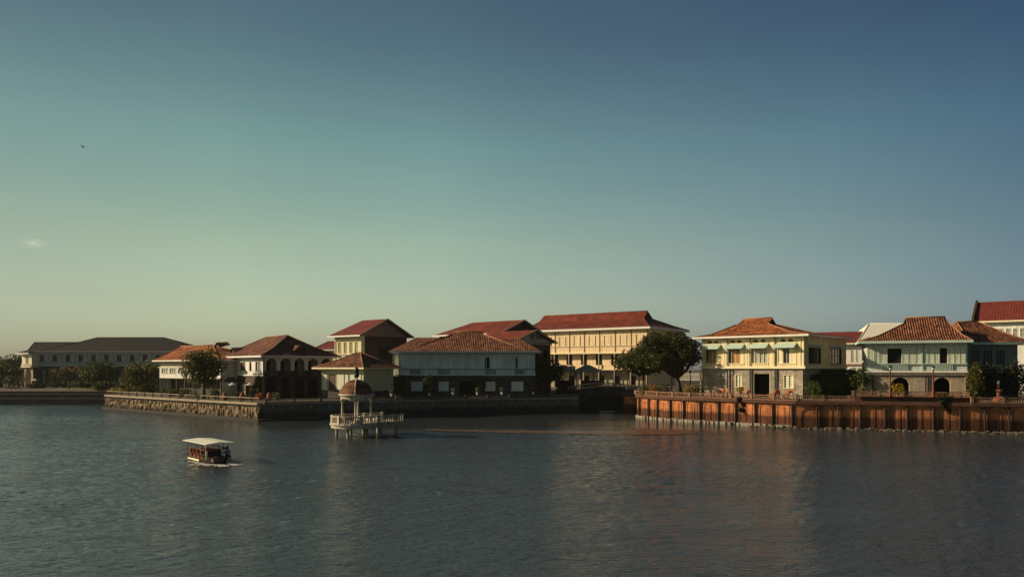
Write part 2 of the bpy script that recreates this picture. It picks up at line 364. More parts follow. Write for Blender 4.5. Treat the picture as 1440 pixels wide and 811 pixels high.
def water_mesh():
    X0,X1,Y0,Y1,dx,dy = -124.0,96.0,22.0,180.0,.24,.20
    nx,ny = int((X1-X0)/dx)+1, int((Y1-Y0)/dy)+1
    x = np.linspace(X0,X1,nx); y = np.linspace(Y0,Y1,ny); gx,gy = np.meshgrid(x,y)
    rg = np.random.default_rng(4); z = np.zeros_like(gx)
    for lam,slope,n in ((6.0,.010,5),(2.6,.022,9),(1.5,.045,14),(.95,.065,20),(.7,.06,20)):
        for _ in range(n):
            th = math.radians(-52)+rg.normal(0,.42); l = lam*rg.uniform(.75,1.3); k = 2*math.pi/l
            z += slope*.92/k/math.sqrt(n)*np.sin(k*(gx*math.cos(th)+gy*math.sin(th))+rg.uniform(0,6.28)+.8*np.sin(gx*.05+gy*.07*rg.uniform(.6,1.4)+rg.uniform(0,6)))
    g = 1+.35*np.sin(gx*.06+1.3*np.sin(gy*.05))*np.sin(gy*.11+.7*np.sin(gx*.04))
    z *= g
    e = np.minimum(np.minimum(gx-X0,X1-gx)/6,np.minimum(gy-Y0,(Y1-gy)/1.3)/6); z *= np.clip(e,0,1)
    # waves die down in the lee of the pavilion and quay
    lee_ = 1-(1-np.clip((113-gy)/12,0.10,1))*np.clip((gx+50)/24,0,1); z *= lee_
    z[:, :][e<=0] = 0
    V = np.stack([gx,gy,z],-1).reshape(-1,3)
    i = np.arange(nx-1)[None,:]+np.arange(ny-1)[:,None]*nx; Q = np.stack([i,i+1,i+1+nx,i+nx],-1).reshape(-1,4)
    out = np.array([(-3000,-700,0),(3000,-700,0),(3000,3000,0),(-3000,3000,0)],float); n0=len(V); V=np.vstack([V,out])
    c = [0,nx-1,nx*ny-1,nx*(ny-1)]
    edges = [list(range(0,nx)), [nx-1+j*nx for j in range(ny)], [nx*ny-1-j for j in range(nx)], [nx*(ny-1)-j*nx for j in range(ny)]]
    me = bpy.data.meshes.new('water'); polys=[]
    for k_ in range(4):
        polys.append([n0+k_, n0+(k_+1)%4]+edges[k_][::-1])
    nq=len(Q); tot=nq*4+sum(len(p) for p in polys)
    me.vertices.add(len(V)); me.vertices.foreach_set('co',V.ravel())
    me.loops.add(tot); me.polygons.add(nq+4)
    me.loops.foreach_set('vertex_index',np.concatenate([Q.ravel()]+[np.array(p) for p in polys]).astype(np.int32))
    st_=list(range(0,nq*4,4)); q=nq*4
    for p in polys: st_.append(q); q+=len(p)
    me.polygons.foreach_set('loop_start',np.array(st_,np.int32)); me.polygons.foreach_set('use_smooth',np.ones(nq+4,bool))
    me.update(calc_edges=True); me.validate(); me.materials.append(wm)
    o_=bpy.data.objects.new('water',me); COL.objects.link(o_); return o_
o = water_mesh(); tag(o, 'rippled grey-green lagoon in front of the houses', 'water', kind='structure')
o = MB().poly([(-3000,-700,-2.5),(3000,-700,-2.5),(3000,5000,-2.5),(-3000,5000,-2.5)]).build('ground', 'land'); tag(o, 'bed of the lagoon and ground out to the horizon', 'ground', kind='structure')

def path(pts): return [XY(px, D) for px, D in pts]
WL = path([(154,164),(370,125.6),(560,135.6),(660,142),(740,146),(812,148.6)])
WR = path([(903,135.6),(937,128.2),(975,123.5),(1013,120.5),(1067,115.6),(1120,111.5),(1197,109.5),(1280,107),(1362,104.5),(1440,103),(1560,101),(1900,100)])
ZL, ZR, ZT = 3.1, 4.1, 4.8
inner = [(13.6,172),(27,172)]
left_poly = [(-900,190),(-127,188),(-94,188)]+[tuple(p) for p in WL]+[(13.6,172),(21,172),(21,1500),(-900,1500)]
right_poly = [tuple(p) for p in WR]+[(900,100),(900,1500),(21,1500),(21,172),(27,172),(25.5,145)]
def inset(poly, d): return poly
o = MB().prism(left_poly, -2.4, ZL-.004).build('land', 'land'); tag(o, 'ground behind the left sea wall', 'ground', kind='structure')
o = MB().prism(right_poly, -2.4, ZR-.004).build('land', 'land'); tag(o, 'ground behind the right brick quay', 'ground', kind='structure')
# raised terrace under the mint house
ter = [tuple(p) for p in path([(1197,109.9),(1280,107.4),(1362,104.9)])]+[tuple(XY(1362,112)), tuple(XY(1197,117))]
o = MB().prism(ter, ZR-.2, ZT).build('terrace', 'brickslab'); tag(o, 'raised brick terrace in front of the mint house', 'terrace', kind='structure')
# stepped embankment on the far left
emb = MB()
emb.prism([(-900,184),(-127,184),(-88,184),(-90,188.2),(-127,188.2),(-900,190.2)], -2.3, 1.35)
emb.prism([(-900,186),(-127,186),(-90,186),(-91,188.3),(-127,188.3),(-900,190.3)], 1.35, 2.45)
o = emb.build('embankment', 'darkstone'); tag(o, 'stepped stone bank on the far left shore', 'embankment', kind='structure')
lw = MB().poly([P3(96,205,ZL+.01),P3(140,205,ZL+.01),P3(142,222,ZL+.01),P3(92,222,ZL+.01)]).build('lawn', 'lawn'); tag(lw, 'strip of sunlit lawn before the long dark building', 'grass', kind='structure')
o = MB().poly([P3(-40,190,ZL+.006),P3(90,190,ZL+.006),P3(84,216,ZL+.006),P3(-40,216,ZL+.006)]).build('path', 'paving'); tag(o, 'paved promenade on the far left bank', 'path', kind='structure')

def walk(pts, step, start=0.0):      # equally spaced points (pos, dir) along a 2-D path
    out = []; carry = start
    for a, c in zip(pts[:-1], pts[1:]):
        d = (c-a); l = d.length; d = d/l; s = carry
        while s < l: out.append((a+d*s, d)); s += step
        carry = s-l
    return out
def offs(pts, d):                    # offset path towards the water (to the right of travel = -normal)
    out = []
    for k, p in enumerate(pts):
        a = pts[max(k-1,0)]; c = pts[min(k+1,len(pts)-1)]; t_ = (c-a).normalized()
        if 0 < k < len(pts)-1:
            t1 = (p-a).normalized(); t2 = (c-p).normalized(); nn = Vector((t1.y,-t1.x))+Vector((t2.y,-t2.x)); nn.normalize()
            dd = d/max(.3, nn.dot(Vector((t1.y,-t1.x))))
        else: nn = Vector((t_.y,-t_.x)); dd = d
        out.append(p+nn*dd)
    return out
def strip(mb, pts, d0, d1, z0, z1):
    a = offs(pts, d0); c = offs(pts, d1)
    for k in range(len(pts)-1):
        mb.hexa([(*c[k],z0),(*c[k+1],z0),(*a[k+1],z0),(*a[k],z0)], [(*c[k],z1),(*c[k+1],z1),(*a[k+1],z1),(*a[k],z1)])
    return mb

# ---------------- left sea wall
sw = empty('sea_wall', (*WL[1], 0), 'long stone sea wall on the left, rocky where lit and smooth dark concrete beyond its corner', 'sea wall')
sw.location = (0,0,0)
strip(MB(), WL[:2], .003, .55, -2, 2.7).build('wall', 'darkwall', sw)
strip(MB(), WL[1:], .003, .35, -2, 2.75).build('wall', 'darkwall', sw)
strip(MB(), WL[:2], .004, 1.15, 2.72, ZL).build('coping', 'slab', sw)
strip(MB(), WL[1:], .004, .6, 2.78, ZL).build('coping', 'concrete', sw)
strip(MB(), WL, .3, 1.5, -2, .42).build('footing', 'darkwall', sw)
# rock facing: rugged vertical slabs
rk = MB(); base = offs(WL[:2], .55); dv = (base[1]-base[0]); ln_ = dv.length; dv /= ln_; nv = Vector((dv.y,-dv.x))
nu, nz_ = 420, 12; gi = {}
for i in range(nu+1):
    for j in range(nz_+1):
        u = ln_*i/nu*1.0; z = .35+(2.25)*j/nz_
        zt = 2.3+.35*noise.noise((u*.55, 7, 0))
        z = min(z, zt)
        rib = abs(math.sin(u*3.6+2.6*noise.noise((u*.5, z*.25, 2))))**.5
        d = .25+.3*rib+.3*noise.noise((u*1.6, z*1.4, 4))-(.35 if j == nz_ else 0)-.12*(z/2.4)
        q = base[0]+dv*u+nv*max(d, .02); gi[i,j] = rk.pt((q.x, q.y, z))
for i in range(nu):
    for j in range(nz_): rk.f.append([gi[i,j], gi[i+1,j], gi[i+1,j+1], gi[i,j+1]])
rk.build('rock_facing', 'rock', sw)
sc = MB()
for p, d in walk(offs(WL[1:], .36), 3.2, 1.5):
    n_ = Vector((d.y,-d.x)); q = p+n_*.0
    sc.beam((*q, 2.3), (*(q+n_*.12), 2.3), .25, .45)
sc.build('drain_spouts', 'concrete', sw)
# ---------------- right brick quay
qw = empty('brick_quay_wall', (0,0,0), 'sunlit red brick quay wall with dark piles under its projecting walkway', 'quay wall')
strip(MB(), WR, .003, 1.05, -2, 3.62).build('wall', 'brick', qw)
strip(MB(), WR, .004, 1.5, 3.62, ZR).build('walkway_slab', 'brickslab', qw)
ft = MB()
a_ = offs(WR[:6], 1.9); c_ = offs(WR[:6], .3)
for p, d in walk(offs(WR[:6], 1.2), .45):
    n_ = Vector((d.y,-d.x)); r1 = random.uniform(.2,.42); o_ = random.uniform(-.35,.35)
    ft.beam((*(p+n_*(o_-.5)), .12), (*(p+n_*(o_+.3)), .08), .47, .35+r1)
ft.build('concrete_footing', 'concrete', qw)
pth = offs(WR, 1.25)
k = 0
for p, d in walk(pth, 3.1, .9):
    k += 1
    if p.x > 78: break
    n_ = Vector((d.y,-d.x)); p = p+d*random.uniform(-.22,.22); mbp = MB()
    mbp.tube([(*p,-1.5),(*p,3.66)], [.15,.13], 8)
    mbp.beam((*(p-n_*.9), 3.45), (*(p+n_*.1), 3.45), .22, .22)
    mbp.build('pile', 'pile', qw)
    bb = MB()
    for s_,off_,out_ in ((1,.5,1.0),(-1,.4,.7)):
        q = p+d*s_*off_; e = p+d*s_*out_-n_*.05
        bb.tube([(*q,-.6),(*q,2.75),(*(q+(e-q)*.25),3.2),(*(q+(e-q)*.6),3.45),(*e,3.63)], .05, 6)
    q = p+d*1.75-n_*.1; bb.tube([(*q,-.5),(*q,3.1)], .035, 6)
    bb.build('bracket', 'pile', qw)

# rubble along the foot of the quay
rb = MB()
rp = offs(WR[4:], 1.5)
random.seed(3)
for p, d in walk(rp, .2):
    n_ = Vector((d.y,-d.x))
    for _ in range(3):
        q = p+n_*random.uniform(-.6,1.5)+d*random.uniform(-.2,.2); r_ = random.choice((.08,.12,.16,.22,.34))*random.uniform(.8,1.2); z = random.uniform(-.2,.12)+.12*noise.noise((q.x*.4,q.y*.4,0))
        if p.x > 85: continue
        vs = [Vector((math.cos(a)*math.cos(e),math.sin(a)*math.cos(e),math.sin(e)*.7))*r_*random.uniform(.75,1.2) for e in (-.8,.5) for a in (0,1.3,2.5,3.8,5.1)]
        ii = [rb.pt((q.x+v.x, q.y+v.y, z+v.z)) for v in vs]; tp = rb.pt((q.x, q.y, z+r_*.8))
        for j in range(5):
            rb.f.append([ii[j], ii[(j+1)%5], ii[5+(j+1)%5], ii[5+j]]); rb.f.append([ii[5+j], ii[5+(j+1)%5], tp])
o = rb.build('rubble', 'riprap'); tag(o, 'pale rubble heaped along the foot of the brick quay', 'rubble', kind='stuff')

# flat brown streak just above the still water
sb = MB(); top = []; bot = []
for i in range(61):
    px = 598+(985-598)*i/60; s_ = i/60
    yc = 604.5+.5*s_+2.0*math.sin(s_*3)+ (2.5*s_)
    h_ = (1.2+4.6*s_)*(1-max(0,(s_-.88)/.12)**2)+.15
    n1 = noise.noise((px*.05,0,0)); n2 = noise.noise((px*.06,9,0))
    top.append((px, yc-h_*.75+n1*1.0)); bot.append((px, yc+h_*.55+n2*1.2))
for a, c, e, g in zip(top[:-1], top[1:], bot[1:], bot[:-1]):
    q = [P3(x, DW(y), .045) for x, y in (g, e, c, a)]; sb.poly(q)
sbm = mat('brown_streak', (.15,.078,.036), .35, None, .6, .8, spec=.5)
o = sb.build('streak', 'brown_streak'); tag(o, 'thin brown sandbank lying flat on the calm water', 'streak', kind='structure')

# ------------------------------------------------------------------ balustrades, railings
def balustrade(name, label, pts, z, h, bay, m, off, ped=.34, cat='balustrade', cut=None, balm=None, group=None):
    e = empty(name, (0,0,0), label, cat, group)
    pp = offs(pts, off); st = walk(pp, bay)
    tot = st+[(pp[-1], (pp[-1]-pp[-2]).normalized())]
    for (p, d) in tot:
        if p.x > 90: break
        MB().beam((*p, z+(h+.06)/2), (*(p+Vector((0,0.0001))), z+(h+.06)/2+.0001), .01, .01)
        q = MB(); n_ = Vector((d.y,-d.x))
        q.hexa([(*(p+d*a*ped/2+n_*b_*ped/2), z) for a, b_ in ((-1,-1),(1,-1),(1,1),(-1,1))], [(*(p+d*a*ped/2+n_*b_*ped/2), z+h) for a, b_ in ((-1,-1),(1,-1),(1,1),(-1,1))])
        q.hexa([(*(p+d*a*ped*.62+n_*b_*ped*.62), z+h+.002) for a, b_ in ((-1,-1),(1,-1),(1,1),(-1,1))], [(*(p+d*a*ped*.62+n_*b_*ped*.62), z+h+.09) for a, b_ in ((-1,-1),(1,-1),(1,1),(-1,1))])
        q.build('pedestal', m, e)
    for (a, d), (c, d2) in zip(tot[:-1], tot[1:]):
        if c.x > 90: break
        dd = (c-a).normalized(); L_ = (c-a).length
        A = a+dd*ped/2; C = c-dd*ped/2
        if (C-A).length < .3: continue
        MB().beam((*A,z+h-.06),(*C,z+h-.06),.2,.12).build('top_rail', m, e); MB().beam((*A,z+.05),(*C,z+.05),.2,.1).build('bottom_rail', m, e)
        bl = MB(); n_ = max(2, int((C-A).length/.3))
        for i in range(n_):
            q = A+(C-A)*((i+.5)/n_)
            bl.lathe([(.05,.1),(.085,.1+(h-.22)*.3),(.04,.1+(h-.22)*.65),(.06,h-.12)], 6, (q.x,q.y,z))
        bl.build('baluster_row', balm or m, e)
    return e
cb = 5.6
terr = mat('terracotta_balustrade', (.30,.16,.10), .85, None, .25, 2)
balustrade('balustrade', 'terracotta balustrade on the brick quay from the round pier to the mint house terrace', WR[:7], ZR, .78, 3.6, 'terracotta_balustrade', 1.25)
balustrade('balustrade', 'terracotta balustrade on the raised terrace below the mint house', path([(1199,109.9),(1280,107.4),(1360,104.9)]), ZT, .75, 3.4, 'terracotta_balustrade', .6)
balustrade('balustrade', 'low balustrade at the right end of the brick quay beside dark shrubs', WR[8:11], ZR, .78, 3.9, 'terracotta_balustrade', 1.25)
balustrade('balustrade', 'dark low balustrade along the smooth concrete wall before the pale blue house', [WL[1]+(WL[2]-WL[1])*.02]+WL[2:], ZL, .62, 4.55, 'darkwall', .3)
fr = empty('railing', (0,0,0), 'pale post and rail fence on top of the rocky left sea wall', 'railing')
fp = offs(WL[:2], .8); stf = walk(fp, 3.62, .7)
for p, d in stf: MB().beam((*p,ZL),(*p,ZL+.85),.24,.24).build('post', 'slab', fr)
MB().beam((*stf[0][0],ZL+.78),(*fp[1],ZL+.78),.14,.12).build('rail', 'slab', fr)

# ------------------------------------------------------------------ houses
class House:
    def __init__(s, name, label, cat, xr, D, phi, xl=None, w=None, d=None, xs=None, zg=ZL):
        f = R(phi); s.e1 = Vector((math.cos(f),-math.sin(f))); s.e2 = Vector((math.sin(f),math.cos(f)))
        s.Rt = XY(xr, D); s.zg = zg
        if w is None:
            t_ = (xl-720)/F; w = (s.Rt.x-t_*s.Rt.y)/(s.e1.x-t_*s.e1.y)
        s.w = w; s.O = s.Rt-s.e1*w
        if d is None:
            t_ = (xs-720)/F; d = -(s.Rt.x-t_*s.Rt.y)/(s.e2.x-t_*s.e2.y)
        s.d = d
        s.o = empty(name, (s.O.x, s.O.y, 0), label, cat, rz=-f)
    def a(s, px, b_=0):
        P = s.O-s.e2*b_; t_ = (px-720)/F; return -(P.x-t_*P.y)/(s.e1.x-t_*s.e1.y)
    def z(s, px, py, b_=0):
        P = s.O-s.e2*b_+s.e1*s.a(px,b_); return Zp(py, P.y)
    def s_(s, px, b_=0):
        P = s.Rt+s.e1*b_; t_ = (px-720)/F; return -(P.x-t_*P.y)/(s.e2.x-t_*s.e2.y)
    def fn(s, face):
        w_, d_ = s.w, s.d
        return {'F': lambda p: (p[0], -p[1], p[2]), 'R': lambda p: (w_+p[1], p[0], p[2]),
                'L': lambda p: (-p[1], d_-p[0], p[2]), 'B': lambda p: (w_-p[0], d_+p[1], p[2])}[face]
    def mb(s, face='F'): return MB(s.fn(face))
    def fl(s, face): return s.w if face in 'FB' else s.d

def arcpts(a0, a1, zb, zt, n=10):     # arch line across the top of an opening: springing zb, crown zt
    return [((a0+a1)/2-(a1-a0)/2*math.cos(math.pi*i/n), zb+(zt-zb)*math.sin(math.pi*i/n)) for i in range(n+1)]
def facade(mb, A0, A1, z0, z1, ops, b_=0, dep=.3):
    ops = [o_ for o_ in ops]
    xs = sorted({A0,A1}|{o_[0] for o_ in ops}|{o_[1] for o_ in ops}); zs = sorted({z0,z1}|{o_[2] for o_ in ops}|{o_[3] for o_ in ops})
    for x0,x1 in zip(xs[:-1],xs[1:]):
        for q0,q1 in zip(zs[:-1],zs[1:]):
            cx,cz = (x0+x1)/2,(q0+q1)/2
            if any(o_[0]<cx<o_[1] and o_[2]<cz<o_[3] for o_ in ops): continue
            mb.poly([(x0,b_,q0),(x1,b_,q0),(x1,b_,q1),(x0,b_,q1)])
    for o_ in ops:
        a0,a1,q0,q1 = o_[:4]; arch = len(o_)>4 and o_[4]
        i = b_-dep
        mb.poly([(a0,b_,q0),(a0,i,q0),(a0,i,q1),(a0,b_,q1)]); mb.poly([(a1,i,q0),(a1,b_,q0),(a1,b_,q1),(a1,i,q1)])
        mb.poly([(a0,b_,q0),(a1,b_,q0),(a1,i,q0),(a0,i,q0)])
        if not arch: mb.poly([(a0,i,q1),(a1,i,q1),(a1,b_,q1),(a0,b_,q1)])
        else:
            sp_ = q1-min((a1-a0)/2, (q1-q0)*.6); ar = arcpts(a0,a1,sp_,q1)
            for (xa,za),(xb,zb_) in zip(ar[:-1],ar[1:]):
                mb.poly([(xa,b_,za),(xb,b_,zb_),(xb,b_,q1),(xa,b_,q1)])
                mb.poly([(xa,i,za),(xb,i,zb_),(xb,b_,zb_),(xa,b_,za)])
    return mb
def window(h, face, a0, a1, z0, z1, style='sash', b_=0, frame='white', pane='glass', bars=2, rows=2, name='window', label=None):
    t_ = .09; f = h.mb(face); o0, o1 = b_-.16, b_+.05
    f.box((a0,o0,z0),(a0+t_,o1,z1)); f.box((a1-t_,o0,z0),(a1,o1,z1)); f.box((a0+t_,o0,z1-t_),(a1-t_,o1,z1)); f.box((a0-.05,o0,z0-.06),(a1+.05,o1+.06,z0+.03))
    for k in range(1, bars): x = a0+(a1-a0)*k/bars; f.box((x-.03,o0+.02,z0+.03),(x+.03,b_-.02,z1-t_))
    for k in range(1, rows): zz = z0+(z1-z0)*k/rows; f.box((a0+t_,o0+.025,zz-.03),(a1-t_,b_-.03,zz+.03))
    fo = f.build(name, frame, h.o, label)
    h.mb(face).box((a0+.02,o0-.04,z0+.02),(a1-.02,o0-.005,z1-.02)).build('pane', pane, fo)
    return fo
def bands(h, face, z, hgt, out, m, name='cornice', a0=None, a1=None):
    a0 = -out if a0 is None else a0; a1 = h.fl(face)+out if a1 is None else a1
    if face in 'RL': a0 = max(a0, .0)+.002; a1 = min(a1, h.fl(face))
    return h.mb(face).box((a0,.002,z),(a1,out,z+hgt)).build(name, m, h.o)
def pipes(h, face, xs, z0, z1, m='iron', name='downpipe', r=.07, out=.14):
    for x in xs: h.mb(face).box((x-r,out-r,z0),(x+r,out+r,z1)).build(name, m, h.o)
def hip(h, a0, a1, v0, v1, ze, r0, r1, zr, m, sag=.0, gab=None, rv=None, fascia='white', fh=.28, capm='mortar', capr=.1, gabm='brown'):
    """eave rectangle (a0..a1, v0..v1) in the house's own plan axes; ridge r0..r1 at v=rv"""
    rv = (v0+v1)/2 if rv is None else rv
    if gab: g0, g1, gv, zg = gab; top = [(g0,rv-gv,zg),(g1,rv-gv,zg),(g1,rv+gv,zg),(g0,rv+gv,zg)]
    else: top = [(r0,rv,zr),(r1,rv,zr),(r1,rv,zr),(r0,rv,zr)]
    eave = [(a0,v0,ze),(a1,v0,ze),(a1,v1,ze),(a0,v1,ze)]
    mid = []
    for e_, t_ in zip(eave, top):
        q = Vector(e_).lerp(Vector(t_), .42); q.z -= sag; mid.append(tuple(q))
    mb = MB()
    def ring(A, B):
        for i in range(4):
            j = (i+1)%4
            pts = [A[i],A[j],B[j],B[i]]
            u = []
            for p in pts:
                if not u or (Vector(p)-Vector(u[-1])).length>1e-4: u.append(p)
            if (Vector(u[0])-Vector(u[-1])).length<1e-4: u.pop()
            if len(u)>=3: mb.poly(u)
    ring(eave, mid); ring(mid, top)
    if gab:
        A, B = (r0,rv,zr), (r1,rv,zr)
        mb.poly([top[0],top[1],B,A]); mb.poly([top[2],top[3],A,B])
    rf = mb.build('roof', m, h.o)
    if gab:
        ins0 = r0+(.5 if r0<=g0+.01 else 0)
        MB().poly([(g0+.35,rv-gv*.93,zg+.02),(g0+.35,rv+gv*.93,zg+.02),(g0+.35,rv,zr-.1)]).build('gablet', gabm, rf)
        MB().poly([(g1-.35,rv+gv*.93,zg+.02),(g1-.35,rv-gv*.93,zg+.02),(g1-.35,rv,zr-.1)]).build('gablet', gabm, rf)
    MB().poly([(a0+.02,v1-.02,ze-.05),(a1-.02,v1-.02,ze-.05),(a1-.02,v0+.02,ze-.05),(a0+.02,v0+.02,ze-.05)]).build('soffit', 'soffit', h.o)
    if fascia:
        f = MB(); t_ = .1
        f.box((a0,v0-t_,ze-fh),(a1,v0-.001,ze+.03)); f.box((a0,v1+.001,ze-fh),(a1,v1+t_,ze+.03))
        f.box((a0-t_,v0-t_,ze-fh),(a0-.001,v1+t_,ze+.03)); f.box((a1+.001,v0-t_,ze-fh),(a1+t_,v1+t_,ze+.03))
        f.build('fascia', fascia, h.o)
    c = MB()
    for e_, q, t_ in zip(eave, mid, top): c.tube([Vector(e_)+Vector((0,0,.03)), Vector(q)+Vector((0,0,.03)), Vector(t_)+Vector((0,0,.03))], capr, 6)
    c.tube([(r0,rv,zr+.03),(r1,rv,zr+.03)], capr*1.2, 6)
    c.build('ridge_caps', capm, rf)
    return rf
def gable(h, a0, a1, v0, v1, ze, zr, m, fascia='white', hipleft=0, th=.18, trim='pink', rv=None, gw=None):
    """ridge runs along a; right end is a gable, left end hipped by 'hipleft' metres"""
    rv = (v0+v1)/2 if rv is None else rv
    mb = MB(); A=(a0,v0,ze);B=(a1,v0,ze);C=(a1,v1,ze);D_=(a0,v1,ze);P=(a0+hipleft,rv,zr);Q=(a1,rv,zr)
    mb.poly([A,B,Q,P]); mb.poly([C,D_,P,Q]); mb.poly([D_,A,P])
    lo = lambda p: (p[0],p[1],p[2]-th)
    mb.poly([lo(B),lo(A),lo(P),lo(Q)]); mb.poly([lo(D_),lo(C),lo(Q),lo(P)])
    rf = mb.build('roof', m, h.o)
    f = MB(); f.box((a0,v0-.1,ze-.3),(a1,v0-.001,ze+.03)); f.build('fascia', fascia, h.o)
    bb = MB()
    bb.hexa([(a1+.001,v0-.1,ze-.32),(a1+.14,v0-.1,ze-.32),(a1+.14,rv,zr-.3),(a1+.001,rv,zr-.3)],[(a1+.001,v0-.1,ze+.06),(a1+.14,v0-.1,ze+.06),(a1+.14,rv,zr+.08),(a1+.001,rv,zr+.08)])
    bb.hexa([(a1+.001,rv,zr-.3),(a1+.14,rv,zr-.3),(a1+.14,v1+.1,ze-.32),(a1+.001,v1+.1,ze-.32)],[(a1+.001,rv,zr+.08),(a1+.14,rv,zr+.08),(a1+.14,v1+.1,ze+.06),(a1+.001,v1+.1,ze+.06)])
    bb.build('bargeboard', trim, h.o)
    return rf
def back_walls(h, zt, m, ops=None, zb=None):
    mb = MB(h.fn('B')); facade(mb, 0, h.w, zb or h.zg-.5, zt, [])
    mb2 = MB(h.fn('L')); facade(mb2, 0, h.d, zb or h.zg-.5, zt, [])
    n = len(mb.v); mb.v += mb2.v; mb.f += [[i+n for i in f] for f in mb2.f]
    return mb.build('rear_wall', m, h.o)
def merge(*ms):
    r = MB()
    for m_ in ms:
        n = len(r.v); r.v += m_.v; r.f += [[i+n for i in f] for f in m_.f]
    return r

# ================= cream house on the quay
h = House('cream_house', 'cream yellow two-storey house with mint awnings over stone ground floor, behind the quay lamp post', 'house', 1131, 119, 42, xl=987, xs=1190, zg=ZR)
z2 = h.z(1060,517); ze = 14.25
wx = [(992,1013),(1023.5,1046),(1055.5,1080),(1093.5,1119.5)]
ops = [(h.a(a),h.a(b_),z2+.75,z2+3.35) for a,b_ in wx]
U = facade(h.mb('F'), 0, h.w, z2, ze, ops)
sx = [(1137,1154),(1167,1183)]
sops = [(h.s_(a),h.s_(b_),z2+.75,z2+3.35) for a,b_ in sx]
merge(U, facade(h.mb('R'), 0, h.d, z2, ze, sops)).build('upper_wall', 'cream', h.o)
dx0,dx1 = h.a(1059),h.a(1082); gw = [(h.a(1033),h.a(1043)),(h.a(1101),h.a(1115.5))]
G = facade(h.mb('F'), 0, h.w, h.zg-.5, z2, [(dx0,dx1,h.zg+.02,h.zg+3.9)]+[(a,b_,h.zg+1.6,h.zg+3.8) for a,b_ in gw], b_=-.25, dep=.4)
merge(G, facade(h.mb('R'), 0, h.d, h.zg-.5, z2, [(h.s_(1141),h.s_(1150),h.zg+1.5,h.zg+3.8)], b_=-.25)).build('ground_wall', 'stone', h.o)
back_walls(h, ze, 'cream')
MB().poly([(.3,.3,z2-.02),(h.w-.3,.3,z2-.02),(h.w-.3,h.d-.3,z2-.02),(.3,h.d-.3,z2-.02)]).build('floor', 'wood', h.o)
for k,((a,b_),o_) in enumerate(zip(wx,ops)):
    st = 'dark' if k != 2 else 'capiz'
    wn = window(h,'F',o_[0],o_[1],o_[2],o_[3], frame='creamtrim', pane='glass' if k!=2 else 'capiz', bars=4, rows=1, b_=0)
    if k in (0,1): h.mb('F').box((o_[0]+(o_[1]-o_[0])*.36,-.14,o_[2]),(o_[0]+(o_[1]-o_[0])*.72,-.05,o_[3]-.5)).build('shutter','woodamber',wn, 'amber wooden shutter')
    if k == 3: h.mb('F').box((o_[0]+.1,-.14,o_[2]),(o_[0]+(o_[1]-o_[0])*.3,-.05,o_[3]-.2)).build('shutter','creamtrim',wn); h.mb('F').box((o_[0]+(o_[1]-o_[0])*.62,-.14,o_[2]),(o_[1]-.1,-.05,o_[3]-.2)).build('shutter','creamtrim',wn)
    if k < 2 : h.mb('F').box((o_[0]+(o_[1]-o_[0])*.74,-.14,o_[2]),(o_[1]-.1,-.05,o_[3]-.2)).build('shutter','creamtrim',wn)
    # ventanilla panels and mint awning
    q = h.mb('F'); q.box((o_[0]-.1,.002,o_[2]-.72),(o_[1]+.1,.07,o_[2]-.62)); q.box((o_[0]-.1,.002,o_[2]-.12),(o_[1]+.1,.07,o_[2]-.061))
    nb = 8
    for i in range(nb+1): x = o_[0]+(o_[1]-o_[0])*i/nb; q.box((x-.03,.002,o_[2]-.62),(x+.03,.06,o_[2]-.12))
    q.build('window_grille','creamtrim',wn)
    aw = h.mb('F'); za = o_[3]+.15; dpt = 1.25; x0,x1 = o_[0]-.25,o_[1]+.1
    aw.hexa([(x0,.01,za+.55),(x1,.01,za+.55),(x1,dpt,za-.25),(x0,dpt,za-.25)],[(x0,.01,za+.6),(x1,.01,za+.6),(x1,dpt,za-.2),(x0,dpt,za-.2)])
    aw.poly([(x1-.02,.01,za-.25),(x1-.02,dpt,za-.25),(x1-.02,.01,za+.55)]); aw.poly([(x0+.02,.01,za-.25),(x0+.02,.01,za+.55),(x0+.02,dpt,za-.25)])
    aw.build('awning','mint',h.o)
    # carved transom rosettes above awning
    for c in (.3,.72):
        x = o_[0]+(o_[1]-o_[0])*c; tr = h.mb('F'); pts = [(x+.42*math.cos(math.pi*i/8), z2+4.35+.38*math.sin(math.pi*i/8)) for i in range(9)]
        for i in range(8): tr.hexa([(pts[i][0],.0,z2+4.3),(pts[i+1][0],.0,z2+4.3),(pts[i+1][0],.05,z2+4.3),(pts[i][0],.05,z2+4.3)],[(pts[i][0],.0,pts[i][1]),(pts[i+1][0],.0,pts[i+1][1]),(pts[i+1][0],.05,pts[i+1][1]),(pts[i][0],.05,pts[i][1])])
        tr.build('transom','wood',h.o)
for k,o_ in enumerate(sops):
    window(h,'R',*o_, frame='wood', pane='glass', bars=4, rows=2)
    q = h.mb('R'); q.box((o_[0]-.1,.002,o_[2]-.72),(o_[1]+.1,.07,o_[2]-.62))
    for i in range(5): x = o_[0]+(o_[1]-o_[0])*i/4; q.box((x-.03,.002,o_[2]-.62),(x+.03,.06,o_[2]-.05))
    q.build('window_grille','creamtrim',h.o)
    aw = h.mb('R'); za=o_[3]; x0,x1=o_[0]-.2,o_[1]+.2
    aw.hexa([(x0,.01,za+.35),(x1,.01,za+.35),(x1,.4,za+.1),(x0,.4,za+.1)],[(x0,.01,za+.42),(x1,.01,za+.42),(x1,.4,za+.15),(x0,.4,za+.15)]); aw.build('awning','mint',h.o)
bands(h,'F',z2-.12,.42,.22,'creamtrim'); bands(h,'R',z2-.12,.42,.22,'creamtrim')
pil = [h.a(x) for x in (989,1018,1021,1050,1053,1086,1089,1125,1129.5)]
for x in pil: h.mb('F').box((x-.14,.003,z2+.3),(x+.14,.1,ze-.3)).build('pilaster','creamtrim',h.o)
